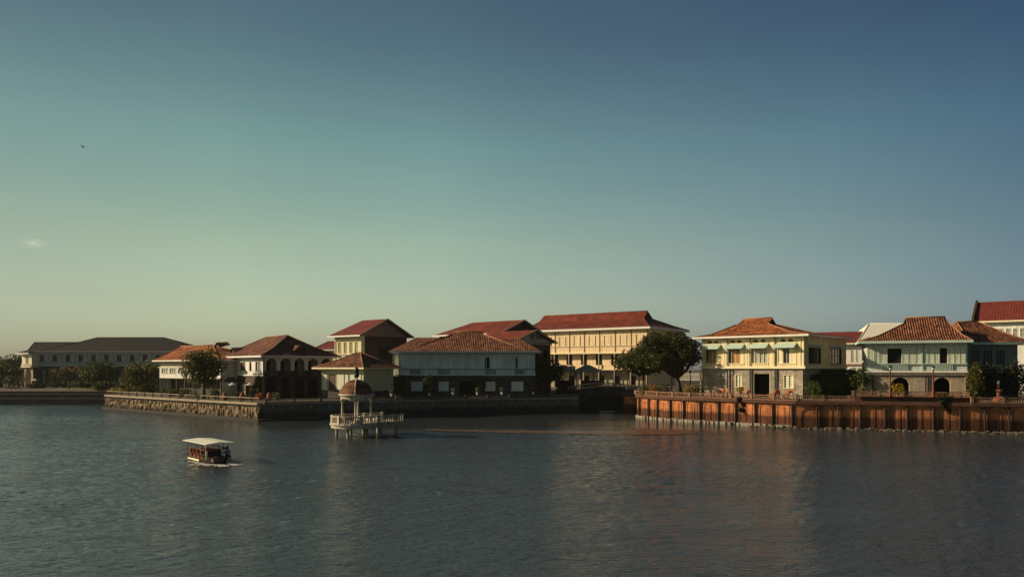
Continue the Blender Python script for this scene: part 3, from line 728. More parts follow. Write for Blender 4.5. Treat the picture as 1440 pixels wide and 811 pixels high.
pipes(h,'F',[h.a(x,.2) for x in (1022.5,1054.5,1089.5)], z2+.3, ze-.2, 'wood', r=.05, out=.2)
pipes(h,'F',[h.a(x,.2)-.0 for x in (1022.5,1054.5,1089.5)], h.zg, z2-.14, 'iron', r=.09, out=.05)
for i,(a,b_) in enumerate(gw): window(h,'F',a,b_,h.zg+1.6,h.zg+3.8, frame='creamtrim', pane='capizgreen', bars=2, rows=1, b_=-.25, name='shuttered_window')
window(h,'R',h.s_(1141),h.s_(1150),h.zg+1.5,h.zg+3.8, frame='wood', pane='wood', bars=2, rows=1, b_=-.25)
f = h.mb('F'); f.box((dx0-1.1,-.247,h.zg),(dx0-.1,-.19,h.zg+4.4)); f.box((dx1+.1,-.247,h.zg),(dx1+1.2,-.19,h.zg+4.4)); f.box((dx0-.1,-.247,h.zg+4.0),(dx1+.1,-.19,h.zg+4.4)); f.build('door_surround','concrete',h.o)
f = h.mb('F'); f.box((dx0-.08,-.4,h.zg),(dx0+.05,-.2,h.zg+3.95)); f.box((dx1-.05,-.4,h.zg),(dx1+.05,-.2,h.zg+3.95)); f.build('door_frame','creamtrim',h.o)
h.mb('F').box((dx0,-2.2,h.zg),(dx1,-2.1,h.zg+3.9)).build('door','dark',h.o)
# porch post and bracket left of the house
f = h.mb('F'); x = -.0
f.box((-1.2,-.3,z2-.55),(.2,1.0,z2-.35)); f.box((.1,.75,ZR),(.32,.97,z2-.55)); f.build('porch_post','creamtrim',h.o)
# roof: eave slopes down a little towards the near corner, gablet at the right end of the ridge
ov = 1.15
hip(h, -ov, h.w+ov*.9, -ov, h.d+ov, ze+.12, h.a(1047,-h.d/2)+.0, h.a(1086,-h.d/2), h.z(1066,447.5,-h.d/2), 'tileora', sag=.45,
    gab=(h.a(1042,-h.d/2), h.a(1086,-h.d/2), 1.9, h.z(1066,447.5,-h.d/2)-1.15))

# ================= mint house at the right
h = House('mint_house', 'pale mint two-storey house with two arches and balcony rails, right of the hedge', 'house', 1360, 113, 22, xl=1219, d=12, zg=ZT)
z2 = 8.35; ze = 13.1; zr_ = h.z(1300,510)
up = [(1227,1230.5),(1248,1268),(1321.5,1332.5)]
ops = [(h.a(1248),h.a(1268),z2+1.35,ze-1.05),(h.a(1321.5),h.a(1332.5),z2+1.35,ze-1.05)]
U = facade(h.mb('F'),0,h.w,z2,ze,ops,dep=.4); merge(U, facade(h.mb('R'),0,h.d,z2,ze,[])).build('upper_wall','mintwall',h.o)
arc = [(h.a(1253),h.a(1279),h.zg-.3,h.zg+2.7,1),(h.a(1313),h.a(1337),h.zg-.3,h.zg+2.7,1)]
G = facade(h.mb('F'),0,h.w,h.zg-.6,z2,arc,b_=-.2,dep=.7); merge(G, facade(h.mb('R'),0,h.d,h.zg-.6,z2,[],b_=-.2)).build('ground_wall','tufa',h.o)
back_walls(h, ze, 'mintwall')
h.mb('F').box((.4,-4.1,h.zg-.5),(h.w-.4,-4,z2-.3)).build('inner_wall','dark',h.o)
h.mb('F').box((.3,-8,z2-.1),(h.w-.3,-.4,z2-.02)).build('floor','wood',h.o)
for o_ in ops:
    f = h.mb('F'); f.box((o_[0]-.12,.002,o_[2]),(o_[0],.08,o_[3]+.1)); f.box((o_[1],.002,o_[2]),(o_[1]+.12,.08,o_[3]+.1)); f.box((o_[0]-.12,.002,o_[3]+.1),(o_[1]+.12,.08,o_[3]+.25)); wf = f.build('window','mint',h.o)
    h.mb('F').box((o_[0],-.5,o_[2]),(o_[1],-.42,o_[3])).build('pane','dark',wf)
# capiz sliding panels either side
for a,b_ in ((1221,1229),(1232,1236),(1238.5,1246.5),(1269.5,1277),(1278.5,1287),(1288.5,1295),(1299,1304),(1306,1312.5),(1314.5,1320),(1334,1341),(1343,1349),(1350.5,1357)):
    q0,q1 = h.a(a),h.a(b_); f = h.mb('F'); f.box((q0-.05,.003,z2+1.35),(q0,.09,ze-.95)); f.box((q1,.003,z2+1.35),(q1+.05,.09,ze-.95)); f.box((q0,.003,ze-1.03),(q1,.09,ze-.95)); wf = f.build('sliding_panel','mint',h.o)
    h.mb('F').box((q0,.004,z2+1.35),(q1,.05,ze-1.03)).build('pane','capizgreen',wf)
rl = h.mb('F'); rl.box((-.05,.02,z2+1.22),(h.w+.05,.28,z2+1.33)); rl.build('rail_beam','mint',h.o)
bands(h,'F',z2-.1,.3,.28,'white'); bands(h,'F',z2-.45,.14,.12,'concrete')
bands(h,'F',ze-.85,.12,.12,'mint'); 
for a,b_ in ((1240,1276),(1312,1339)):
    f = h.mb('F'); q0,q1 = h.a(a),h.a(b_); n_ = int((q1-q0)/.2)
    h.mb('F').box((q0,.003,z2+.22),(q1,.02,z2+1.2)).build('balcony_backing','bluewall',h.o)
    for i in range(n_+1): x = q0+(q1-q0)*i/n_; f.box((x-.035,.15,z2+.2),(x+.035,.22,z2+1.22))
    f.build('balcony_rail','mint',h.o)
pipes(h,'F',[h.a(1296.5)],z2+.3,ze-.2,'mint',r=.07,out=.15); pipes(h,'F',[h.a(1227),h.a(1302)],h.zg,z2-.5,'iron',r=.08,out=0)
f = h.mb('F'); f.box((0,-.198,h.zg-.5),(.9,-.1,z2-.5)); f.build('quoin','tufa',h.o)
ov = 1.25
hip(h, -ov*1.0, h.w+ov*.4, -ov, h.d+1, ze+.1, h.a(1273.5,-h.d*.42), h.a(1329,-h.d*.42), h.z(1300,446,-h.d*.42), 'tile', sag=.35, rv=h.d*.42,
    gab=(h.a(1271,-h.d*.42), h.a(1332,-h.d*.42), 1.3, h.z(1300,446,-h.d*.42)-1.0), fascia='mint', fh=.36)
# recessed wing
h2 = House('mint_wing', 'shaded recessed wing of pale green boards with low tiled roof behind dark shrubs', 'house', 1431, 117, 5, xl=1357, d=10, zg=ZR)
z2 = 8.3; ze = 12.9
wo_ = [(h2.a(1366),h2.a(1378),z2+1.2,ze-1),(h2.a(1381),h2.a(1396),z2+1.2,ze-1),(h2.a(1400),h2.a(1414),z2+1.2,ze-1)]
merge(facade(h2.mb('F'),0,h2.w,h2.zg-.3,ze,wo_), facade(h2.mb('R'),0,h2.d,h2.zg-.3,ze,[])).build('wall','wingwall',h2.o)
for o_ in wo_: window(h2,'F',*o_,frame='wingwall',pane='glass',bars=3,rows=2)
bands(h2,'F',z2+1.0,.12,.15,'mint','rail_beam'); bands(h2,'F',z2-.1,.2,.15,'mint')
back_walls(h2, ze, 'wingwall')
hip(h2, .6, h2.w+1.6, -1.2, h2.d+1, ze+.1, h2.a(1345,-h2.d*.4), h2.a(1375,-h2.d*.4), h2.z(1360,452,-h2.d*.4),'tile',sag=.2,rv=h2.d*.4,fascia='mint',fh=.36)

# ================= houses behind on the right
def plain_house(name, label, xr, D, phi, xl, d, ze_py, roofm, wallm, rx0, rx1, ry, zg=ZR, hipl=None, ov=1.2, rows=((.5,1),), winx=(), fascia='white', gab=None, sag=.1, kind='hip', trim='pink', sidewin=()):
    h = House(name, label, 'house', xr, D, phi, xl=xl, d=d, zg=zg)
    ze = h.z((xl+xr)/2, ze_py)
    return h, ze
# maroon roofed pale house between cream and mint
h = House('maroon_roof_house', 'pale house with maroon iron roof glimpsed between the cream and mint houses', 'house', 1212, 170, 30, xl=1120, d=14, zg=ZR)
ze = h.z(1200,483); ops=[(h.a(1196),h.a(1200),ze-4.2,ze-1.4),(h.a(1203),h.a(1206),ze-4.2,ze-1.4)]
merge(facade(h.mb('F'),0,h.w,h.zg-.3,ze,ops),facade(h.mb('R'),0,h.d,h.zg-.3,ze,[])).build('wall','whitewall',h.o); back_walls(h,ze,'whitewall')
for o_ in ops: window(h,'F',*o_,frame='white',pane='capiz')
bands(h,'F',ze-5,.3,.3,'terracotta')
gable(h,-1,h.w+1,-1.2,h.d+1,ze+.1,h.z(1180,466.5,-h.d/2),'metaldark',hipleft=4,trim='white')
h = House('white_roof_hall', 'large hall with plain white roof rising behind the mint house', 'house', 1362, 165, 14, xl=1211, d=18, zg=ZR)
ze = h.z(1210,483)
merge(facade(h.mb('F'),0,h.w,h.zg-.3,ze,[]),facade(h.mb('R'),0,h.d,h.zg-.3,ze,[])).build('wall','whitewall',h.o); back_walls(h,ze,'whitewall')
hip(h,-1.2,h.w+1,-1.2,h.d+1,ze,h.a(1222,-h.d/2),h.w-2,h.z(1250,455,-h.d/2),'whiteroof',fascia='white',capm='white')
h = House('red_roof_block', 'tall white block with maroon iron roof and raised parapet gable at the far right', 'house', 1540, 138, 38, xl=1372, d=12, zg=ZR)
ze = h.z(1400,452)
ops=[(h.a(x),h.a(x+7),ze-3.2,ze-1.4) for x in (1404,1414,1424,1434,1444,1454,1464)]
merge(facade(h.mb('F'),0,h.w,h.zg-.3,ze,ops),facade(h.mb('R'),0,h.d,h.zg-.3,ze,[])).build('wall','whitewall',h.o); back_walls(h,ze,'whitewall')
for o_ in ops: window(h,'F',*o_,frame='white',pane='capiz')
gable(h,-.2,h.w,-.9,h.d+.9,ze+.1,h.z(1400,424,-h.d/2),'metaldark',fascia='creamtrim')
zr_=h.z(1400,424,-h.d/2)
f=MB(); f.hexa([(-.6,-1.2,ze-.3),(-.2,-1.2,ze-.3),(-.2,h.d/2,zr_-.4),(-.6,h.d/2,zr_-.4)],[(-.6,-1.2,ze+.7),(-.2,-1.2,ze+.7),(-.2,h.d/2,zr_+.5),(-.6,h.d/2,zr_+.5)])
f.hexa([(-.6,h.d/2,zr_-.4),(-.2,h.d/2,zr_-.4),(-.2,h.d+1.2,ze-.3),(-.6,h.d+1.2,ze-.3)],[(-.6,h.d/2,zr_+.5),(-.2,h.d/2,zr_+.5),(-.2,h.d+1.2,ze+.7),(-.6,h.d+1.2,ze+.7)]); f.build('parapet','wood',h.o)

# ================= large hotel
h = House('red_roof_hotel', 'long three-storey cream building with bright red iron roof, left of the big spreading tree', 'building', 911, 206, 36, xl=742, xs=962, zg=ZL)
zA = h.z(830,519.5); zB = h.z(830,496); ze = h.z(880,460.5,1.2)
nb = 8; cols = [h.w*i/nb for i in range(nb+1)]
ops = []
for i in range(nb):
    a,b_ = cols[i],cols[i+1]; g = (b_-a)
    ops.append((a+g*.28,a+g*.34,zB+2.0,ze-2.0)); ops.append((a+g*.70,a+g*.76,zB+2.0,ze-2.0))
mids = [(cols[i]+(cols[i+1]-cols[i])*.55, cols[i+1]-.25, zA+1.3, zB-.45) for i in range(nb)]
lows = [(cols[i]+(cols[i+1]-cols[i])*.5, cols[i+1]-.3, ZL, ZL+3.6) for i in range(nb)]
facade(h.mb('F'),0,h.w,zB,ze,ops,dep=.3).build('upper_wall','hotel',h.o)
facade(h.mb('F'),0,h.w,zA,zB,mids,b_=-1.9,dep=.4).build('middle_wall','hotel',h.o)
facade(h.mb('F'),0,h.w,ZL-.3,zA,lows,b_=-3.4,dep=.4).build('ground_wall','hotelgrey',h.o)  # darker wall colour carries the shade of the ground floor
facade(h.mb('R'),0,h.d,ZL-.3,ze,[(x,x+1.6,z_,z_+2.4) for x in (3,8,13) for z_ in (zA+1,zB+1.8)]).build('side_wall','hotel',h.o)
back_walls(h,ze,'hotel')
h.mb('F').box((0,-3.0,zA-.25),(h.w,0.1,zA-.02)).build('gallery_floor','wood',h.o)
h.mb('F').box((0,-.25,zA-.0),(h.w,-.1,zA+1.35)).build('gallery_parapet','hotel',h.o)
bands(h,'F',zB-.25,.35,.35,'creamtrim'); bands(h,'F',zB+1.75,.12,.12,'hotelgrey'); bands(h,'F',zB+2-.02,.08,.1,'creamtrim','sill'); bands(h,'F',zA-.1,.25,.15,'creamtrim')
for i in range(nb+1):
    x = min(max(cols[i],.15),h.w-.15); h.mb('F').box((x-.14,.36,ZL),(x+.14,.62,zB-.26)).build('column','hotelgrey',h.o)
    h.mb('F').box((x-.09,.003,zB+.1),(x+.09,.12,ze-.1)).build('pilaster','soffit',h.o)
for o_ in ops: h.mb('F').box((o_[0],-.28,o_[2]),(o_[1],-.22,o_[3])).build('window_slot','wood',h.o)
for o_ in mids: window(h,'F',*o_,frame='wood',pane='dark',bars=2,rows=1,b_=-1.9)
zr_ = h.z(840,440.5,-h.d*.5)
hip(h,-1.3,h.w+1.2,-1.3,h.d+1.2,ze+.1,h.a(765,-h.d*.5),h.a(912,-h.d*.5)-.2,zr_,'metalred',sag=.15,gab=(h.a(765,-h.d*.5),h.a(912,-h.d*.5),3.2,zr_-2.3),fascia='white',fh=.55,capm='metalred',gabm='brown')
# small entrance canopies against it
for i,(px,lab) in enumerate(((792,'small dark lean-to roof at the left of the cream building'),(826,'small dark hipped roof before the middle of the cream building'))):
    D_=176-i*3; e = empty('kiosk',(*XY(px,D_),ZL),lab,'kiosk',rz=R(-36))
    for x in (-2.6,2.6):
        for y in (-1.6,1.6): MB().box((x-.1,y-.1,0),(x+.1,y+.1,4.9)).build('post','wood',e)
    q=MB(); q.poly([(-3.4,-2.3,4.9),(3.4,-2.3,4.9),(.6,0,6.6),(-.6,0,6.6)]); q.poly([(3.4,2.3,4.9),(-3.4,2.3,4.9),(-.6,0,6.6),(.6,0,6.6)]); q.poly([(3.4,-2.3,4.9),(3.4,2.3,4.9),(.6,0,6.6)]); q.poly([(-3.4,2.3,4.9),(-3.4,-2.3,4.9),(-.6,0,6.6)]); q.build('roof','hotelgrey',e)
    MB().box((-2.4,1.2,0),(2.4,1.4,3)).build('back_panel','brown',e)

# ================= pale blue frontal house (B4)
h = House('pale_blue_house', 'wide pale blue boarded house in shade under ribbed orange tiles, behind the potted plants', 'house', 752, 146.5, 1, xl=561, d=13, zg=ZL)
z2 = h.z(650,527.5); ze = h.z(650,494.5)
ops = [(h.a(681),h.a(689),z2+1.35,ze-1.0),(h.a(724.5),h.a(728.5),z2+1.35,ze-1.0)]
merge(facade(h.mb('F'),0,h.w,z2,ze,ops),facade(h.mb('R'),0,h.d,z2,ze,[])).build('upper_wall','bluewall',h.o)
lw_ = [(h.a(577.5),h.a(594),ZL+1.35,ZL+3.2),(h.a(616.5),h.a(631),ZL+1.35,ZL+3.2),(h.a(682),h.a(696.5),ZL+1.35,ZL+3.2),(h.a(719),h.a(736),ZL+1.35,ZL+3.2)]
dr = (h.a(646),h.a(668),ZL,ZL+3.3)
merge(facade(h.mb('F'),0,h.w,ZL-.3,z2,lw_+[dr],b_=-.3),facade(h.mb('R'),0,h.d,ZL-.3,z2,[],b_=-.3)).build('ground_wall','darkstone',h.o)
back_walls(h,ze,'bluewall')
for o_ in ops: window(h,'F',*o_,frame='bluewall',pane='dark',bars=1,rows=1)
for o_ in lw_: window(h,'F',*o_,frame='bluewall',pane='white',bars=2,rows=1,b_=-.3,name='shuttered_window')
h.mb('F').box((dr[0],-1.2,ZL),(dr[1],-1.1,dr[3])).build('door','dark',h.o)
MB().box((.3,.3,z2-.1),(h.w-.3,h.d-.3,z2-.02)).build('floor','wood',h.o)
bands(h,'F',z2-.05,.2,.2,'bluewall'); bands(h,'F',z2+1.15,.1,.14,'iron','rail_beam')
for x in [h.w*i/14 for i in range(15)]: h.mb('F').box((x-.06,.003,z2+.15),(x+.06,.08,ze-.1)).build('wall_rib','bluewall',h.o)
for a,b_ in ((577,590),(617,632),(683,697),(724,736)):
    f=h.mb('F'); q0,q1=h.a(a),h.a(b_)
    for i in range(9): x=q0+(q1-q0)*i/8; f.box((x-.03,.1,z2+.2),(x+.03,.16,z2+1.12))
    f.build('window_grille','iron',h.o)
# lit side gallery at the left end
g=MB(); g.box((-1.4,1.0,z2-.2),(-.002,3.0,z2+.0)); g.box((-1.4,1.0,z2),(-1.25,3.0,z2+1.1)); g.box((-1.4,1.0,z2+1.1),(-1.3,1.1,ze-.4)); g.box((-1.4,2.9,z2+1.1),(-1.3,3.0,ze-.4)); g.build('side_gallery','white',h.o)
g=MB(); g.box((-1.25,2.2,z2+.1),(-.01,2.3,ze-.5)); g.build('gallery_panel','tallwall',h.o)
rb_=-h.d*.42
hip(h,-1.7,h.w+1.2,-1.2,h.d+1,ze+.1,h.a(637.5,rb_),h.a(679,rb_),h.z(650,466.5,rb_),'tile',sag=.55,rv=h.d*.42,fascia='bluewall',fh=.3,gab=(h.a(636,rb_),h.a(681,rb_),1.0,h.z(650,470.5,rb_)))
# lower shoulders of the same roof
f=MB()
for (x0,x1,z_) in ((h.a(585,rb_),h.a(637,rb_),h.z(600,474.5,rb_)),(h.a(680,rb_),h.a(733,rb_),h.z(700,477,rb_))):
    l = x0 < h.a(640,rb_)
    e0 = -1.7 if l else h.a(637,rb_); e1 = h.a(680,rb_) if l else h.w+1.2
    A=[(e0,-1.2,ze+.14),(e1,-1.2,ze+.14),(x1,h.d*.42,z_),(x0,h.d*.42,z_)]; B=[(e1,h.d+1,ze+.14),(e0,h.d+1,ze+.14),(x0,h.d*.42,z_),(x1,h.d*.42,z_)]
    f.poly(A); f.poly(B)
    if l: f.poly([(e0,h.d+1,ze+.14),(e0,-1.2,ze+.14),(x0,h.d*.42,z_)])
    else: f.poly([(e1,-1.2,ze+.14),(e1,h.d+1,ze+.14),(x1,h.d*.42,z_)])
f.build('roof','tile',h.o)

# ================= red roofs behind it (B5a, B5b)
h = House('long_red_roof_house', 'house with long red iron roof and dark open gable rising behind the pale blue house', 'house', 702, 176, 40, xl=618, d=15.5, zg=ZL)
ze = h.z(700,469)
merge(facade(h.mb('F'),0,h.w,ZL-.3,ze,[]),facade(h.mb('R'),0,h.d,ZL-.3,ze,[])).build('wall','pink',h.o); back_walls(h,ze,'pink')
zr_=h.z(700,451.5,-h.d/2)
gable(h,-1,h.w+1.5,-1.3,h.d+1.2,ze+.1,zr_,'metalred',hipleft=5.5,trim='hotelgrey')
MB().poly([(h.w+.02,0,ze),(h.w+.02,h.d,ze),(h.w+.02,h.d/2,zr_-.3)]).build('gable_wall','brown',h.o)
h = House('inn_gable_house', 'red-roofed house with grey triangular gable reading Inn, between the blue house and the hotel', 'house', 724, 163, 40, w=13, xs=774, zg=ZL)
ze = h.z(722,480); zr_ = h.z(735,464.5,-h.d/2)
merge(facade(h.mb('F'),0,h.w,ZL-.3,ze,[]),facade(h.mb('R'),0,h.d,ZL-.3,ze-.0,[(3,4.6,ze-4.5,ze-1.6),(6.6,8.4,ze-4.5,ze-1.6),(10.4,12,ze-4.5,ze-1.6)])).build('wall','brown',h.o); back_walls(h,ze,'brown')
gable(h,0,h.w+1.0,-1.3,h.d+1.3,ze+.1,zr_,'metalred',hipleft=0,trim='hotelgrey')
MB().poly([(h.w+.02,-.4,ze),(h.w+.02,h.d+.4,ze),(h.w+.02,h.d/2,zr_-.2)]).build('gable_wall','grey_painted_wall',h.o)
bands(h,'R',ze-.5,.4,.25,'hotelgrey')
# emblem and word on the gable
f=h.mb('R'); c=h.d*.47; zc=ze+1.45
import math as _m
for i in range(20):
    a0=2*_m.pi*i/20;a1=2*_m.pi*(i+1)/20
    f.hexa([(c+.95*_m.cos(a0),.03,zc+.95*_m.sin(a0)),(c+.95*_m.cos(a1),.03,zc+.95*_m.sin(a1)),(c+.75*_m.cos(a1),.03,zc+.75*_m.sin(a1)),(c+.75*_m.cos(a0),.03,zc+.75*_m.sin(a0))],
           [(c+.95*_m.cos(a0),.1,zc+.95*_m.sin(a0)),(c+.95*_m.cos(a1),.1,zc+.95*_m.sin(a1)),(c+.75*_m.cos(a1),.1,zc+.75*_m.sin(a1)),(c+.75*_m.cos(a0),.1,zc+.75*_m.sin(a0))])
f.box((c-.3,.03,zc-.5),(c+.3,.1,zc+.45)); f.build('emblem','iron',h.o)
def text(body, size, face_h, a, z_, m, name='lettering', ext=.04):
    cu = bpy.data.curves.new(name,'FONT'); cu.body=body; cu.size=size; cu.extrude=ext; cu.align_x='LEFT'; cu.offset=.02
    tmp = bpy.data.objects.new(name,cu); COL.objects.link(tmp)
    dg = bpy.context.evaluated_depsgraph_get(); me = bpy.data.meshes.new_from_object(tmp.evaluated_get(dg)); bpy.data.objects.remove(tmp)
    o_=bpy.data.objects.new(name,me); COL.objects.link(o_); me.materials.clear(); me.materials.append(M[m]); o_.parent=face_h.o
    o_.location=(face_h.w+.06,a,z_); o_.rotation_euler=(R(90),0,R(90)); return o_
text('Inn',1.9,h,c+1.5,ze+.75,'iron')

# ================= tall house with gable (behind pavilion house)
h = House('tall_gabled_house', 'tall ivory house with red roof and dark brown gable end behind the small hipped house', 'house', 508, 158, 38, xl=471.5, xs=572, zg=ZL)
ze = h.z(490,472.5); zr_=h.z(540,448.5,-h.d/2)
ops=[(h.a(x),h.a(x+4.5),ze-3.7,ze-1.2) for x in (475,483,491,498.5)]
facade(h.mb('F'),0,h.w,ZL-.3,ze,ops).build('wall','tallwall',h.o)
for o_ in ops: window(h,'F',*o_,frame='tallwall',pane='capizgreen',bars=2,rows=1)
bands(h,'F',ze-4.2,.14,.12,'wood','rail_beam')
sop=[(h.s_(531),h.s_(548),ze-5.2,ze-2.0)]
facade(h.mb('R'),.9,h.d,ZL-.3,ze,sop).build('gable_end_wall','brown',h.o); h.mb('R').box((0,-.1,ZL-.3),(.9,.03,ze)).build('corner_panel','tallwall',h.o)
for o_ in sop: window(h,'R',*o_,frame='wood',pane='glass',bars=4,rows=1)
f=h.mb('R'); c=(sop[0][0]+sop[0][1])/2; 
for i in range(8):
    a0=_m.pi*i/8;a1=_m.pi*(i+1)/8
    f.hexa([(c+1.7*_m.cos(a0),.02,ze-1.9),(c+1.7*_m.cos(a1),.02,ze-1.9),(c+1.7*_m.cos(a1),.35,ze-1.9),(c+1.7*_m.cos(a0),.35,ze-1.9)],[(c+1.7*_m.cos(a0),.02,ze-1.3+.95*_m.sin(a0)),(c+1.7*_m.cos(a1),.02,ze-1.3+.95*_m.sin(a1)),(c+1.7*_m.cos(a1),.35,ze-1.3+.95*_m.sin(a1)),(c+1.7*_m.cos(a0),.35,ze-1.3+.95*_m.sin(a0))])
f.build('window_hood','wood',h.o)
back_walls(h,ze,'brown')
gable(h,-1.2,h.w+1.0,-1.2,h.d+1.2,ze+.1,zr_,'metaldark',hipleft=2.5,trim='pink')
MB().poly([(h.w+.04,-.3,ze),(h.w+.04,h.d+.3,ze),(h.w+.04,h.d/2,zr_-.25)]).build('gable_wall','pink',h.o)
pipes(h,'F',[.1],ze-6,ze,'tallwall')
# sliver of maroon roof between it and the arcaded house
h = House('far_maroon_house', 'low maroon roof peeping between the arcaded house and the tall gabled house', 'house', 490, 172, 20, xl=447, d=10, zg=ZL)
ze = h.z(460,492)
merge(facade(h.mb('F'),0,h.w,ZL-.3,ze,[]),facade(h.mb('R'),0,h.d,ZL-.3,ze,[])).build('wall','tallwall',h.o); back_walls(h,ze,'tallwall')
hip(h,-1,h.w+1,-1,h.d+1,ze+.1,h.a(462,-5),h.a(485,-5),h.z(465,480,-5),'metaldark',capm='metaldark')

# ================= small hipped pavilion house
h = House('small_hipped_house', 'small olive-cream house with weathered hipped tile roof just behind the domed water pavilion', 'house', 511, 136, 35, xl=452, xs=553, zg=ZL)
zb=4.7; ze=h.z(500,517.5)
ops=[(h.a(461.5),h.a(472.5),zb,ze-1.15)]
facade(h.mb('F'),0,h.w,zb,ze,ops).build('wall','olive',h.o)
facade(h.mb('R'),0,h.d,zb,ze,[]).build('side_wall','olive',h.o)
merge(facade(h.mb('F'),0,h.w,ZL-.3,zb,[],b_=.06),facade(h.mb('R'),0,h.d,ZL-.3,zb,[],b_=.06)).build('plinth','darkstone',h.o); back_walls(h,ze,'olive')
for o_ in ops: h.mb('F').box((o_[0],-.2,o_[2]),(o_[1],-.12,o_[3])).build('door','wood',h.o)
for a,b_ in ((454,460),(474,484),(485,490),(492,499),(501,508)):
    q0,q1=h.a(a),h.a(b_); f=h.mb('F'); f.box((q0-.06,.003,zb+.5),(q0,.08,ze-1.05)); f.box((q1,.003,zb+.5),(q1+.06,.08,ze-1.05)); f.box((q0-.06,.003,ze-1.05),(q1+.06,.08,ze-.97)); wf=f.build('sliding_panel','wood',h.o)
    h.mb('F').box((q0,.004,zb+.15),(q1,.05,ze-1.05)).build('pane','capizgreen',wf)
f=h.mb('R')
for i in range(13): x=.15+(h.d-.3)*i/12; f.box((x-.05,.003,zb),(x+.05,.07,ze-.1))
f.box((.0,.003,zb+1.3),(h.d,.1,zb+1.4)); f.build('wall_battens','olive',h.o)
bands(h,'F',zb-.05,.12,.2,'iron','sill')
ridgez=h.z(505,495.5,-h.d/2)
hip(h,-1.2,h.w+1.3,-1.2,h.d+1.2,ze+.1,h.a(503,-h.d/2),h.a(507,-h.d/2),ridgez,'tiledark',sag=.15,fascia='creamtrim',fh=.25)

# ================= arcaded white house (B3)
h = House('arcaded_white_house', 'white two-storey house with dark arcade on its shaded side and tiled hip roof', 'house', 372, 142, 48, xl=312, xs=468, zg=ZL)
z2=h.z(340,528); ze=h.z(340,501.5)
ops=[(h.a(a),h.a(b_),z2+1.05,z2+2.75) for a,b_ in ((325.5,332),(339,345),(351,353.5),(359.5,367))]
facade(h.mb('F'),0,h.w*.965,z2,ze,ops).build('upper_wall','whitewall',h.o)
gops=[(h.a(320.5),h.a(326),ZL,ZL+2.9),(h.a(333),h.a(338),ZL,ZL+2.9),(h.a(344),h.a(350),ZL,ZL+2.9)]
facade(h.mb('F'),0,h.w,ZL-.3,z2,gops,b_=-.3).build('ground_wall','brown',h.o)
for o_ in ops: window(h,'F',*o_,frame='wood',pane='capiz',bars=2,rows=1)
for a,b_ in ((314.5,319.5),(339.5,343.5)): h.mb('F').box((h.a(a),-.28,ZL+.6),(h.a(b_),-.2,ZL+2.7)).build('lattice_panel','capiz',h.o)
# arcade on the right side
n_=5; seg=h.d/n_
aops=[(seg*i+.32,seg*(i+1)-.32,z2+.95,ze-.35,1) for i in range(n_)]
facade(h.mb('R'),0,h.d,z2+.95,ze,[o_ for o_ in aops],dep=.4).build('arcade','white',h.o)
fo=h.mb('F'); fo.box((h.w-2.0,-.1,z2),(h.w-1.7,.05,ze)); fo.build('corner_pilaster','whitewall',h.o)
g=h.mb('R'); g.box((0,-.2,z2-.12),(h.d,.12,z2+.08)); g.build('gallery_edge','wood',h.o)
g=h.mb('R')
for i in range(int(h.d/.22)): x=.1+i*.22; g.box((x-.03,-.06,z2+.08),(x+.03,.0,z2+.95))
g.box((0,-.1,z2+.95),(h.d,.06,z2+1.05)); g.build('gallery_rail','wood',h.o)
h.mb('R').box((.0,-2.4,z2+.08),(h.d,-2.2,ze)).build('gallery_back_wall','pink',h.o)
for i in range(n_): h.mb('R').box((seg*i+.9,-2.19,z2+.1),(seg*i+seg-.9,-2.12,ze-.9)).build('gallery_door','dark',h.o)
lo=[(seg*i+.45,seg*(i+1)-.45,ZL,z2-.5) for i in range(n_)]
facade(h.mb('R'),0,h.d,ZL-.3,z2-.12,lo,b_=-.1,dep=.5).build('ground_arcade','brown',h.o)
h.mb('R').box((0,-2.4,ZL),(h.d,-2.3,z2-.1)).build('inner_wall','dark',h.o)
back_walls(h,ze,'whitewall')
zr_=h.z(390,472.5,-h.d/2)
hip(h,-1.3,h.w+1.2,-1.2,h.d+1.2,ze+.1,h.a(376,-h.d/2),h.a(405,-h.d/2),zr_,'tiledark',sag=.3,fascia='white',fh=.3)
# dormer gablets on roof
def dormer(h,cx,cy,zz,rot,m='tiledark'):
    q=MB(lambda p: (cx+p[0]*_m.cos(rot)-p[1]*_m.sin(rot), cy+p[0]*_m.sin(rot)+p[1]*_m.cos(rot), zz+p[2]))
    q.poly([(-1.3,0,0),(0,0,1.1),(0,2.6,1.3),(-1.3,2.6,.6)]); q.poly([(0,0,1.1),(1.3,0,0),(1.3,2.6,.6),(0,2.6,1.3)]); o_=q.build('dormer',m,h.o)
    q2=MB(q.fn); q2.poly([(-1.1,.25,.02),(1.1,.25,.02),(0,.25,.95)]); q2.build('gablet','brown',o_)
dormer(h,h.w+.0,h.d*.5,ze+1.1,R(90)); dormer(h,h.w*.18,.6,ze+.9,0)

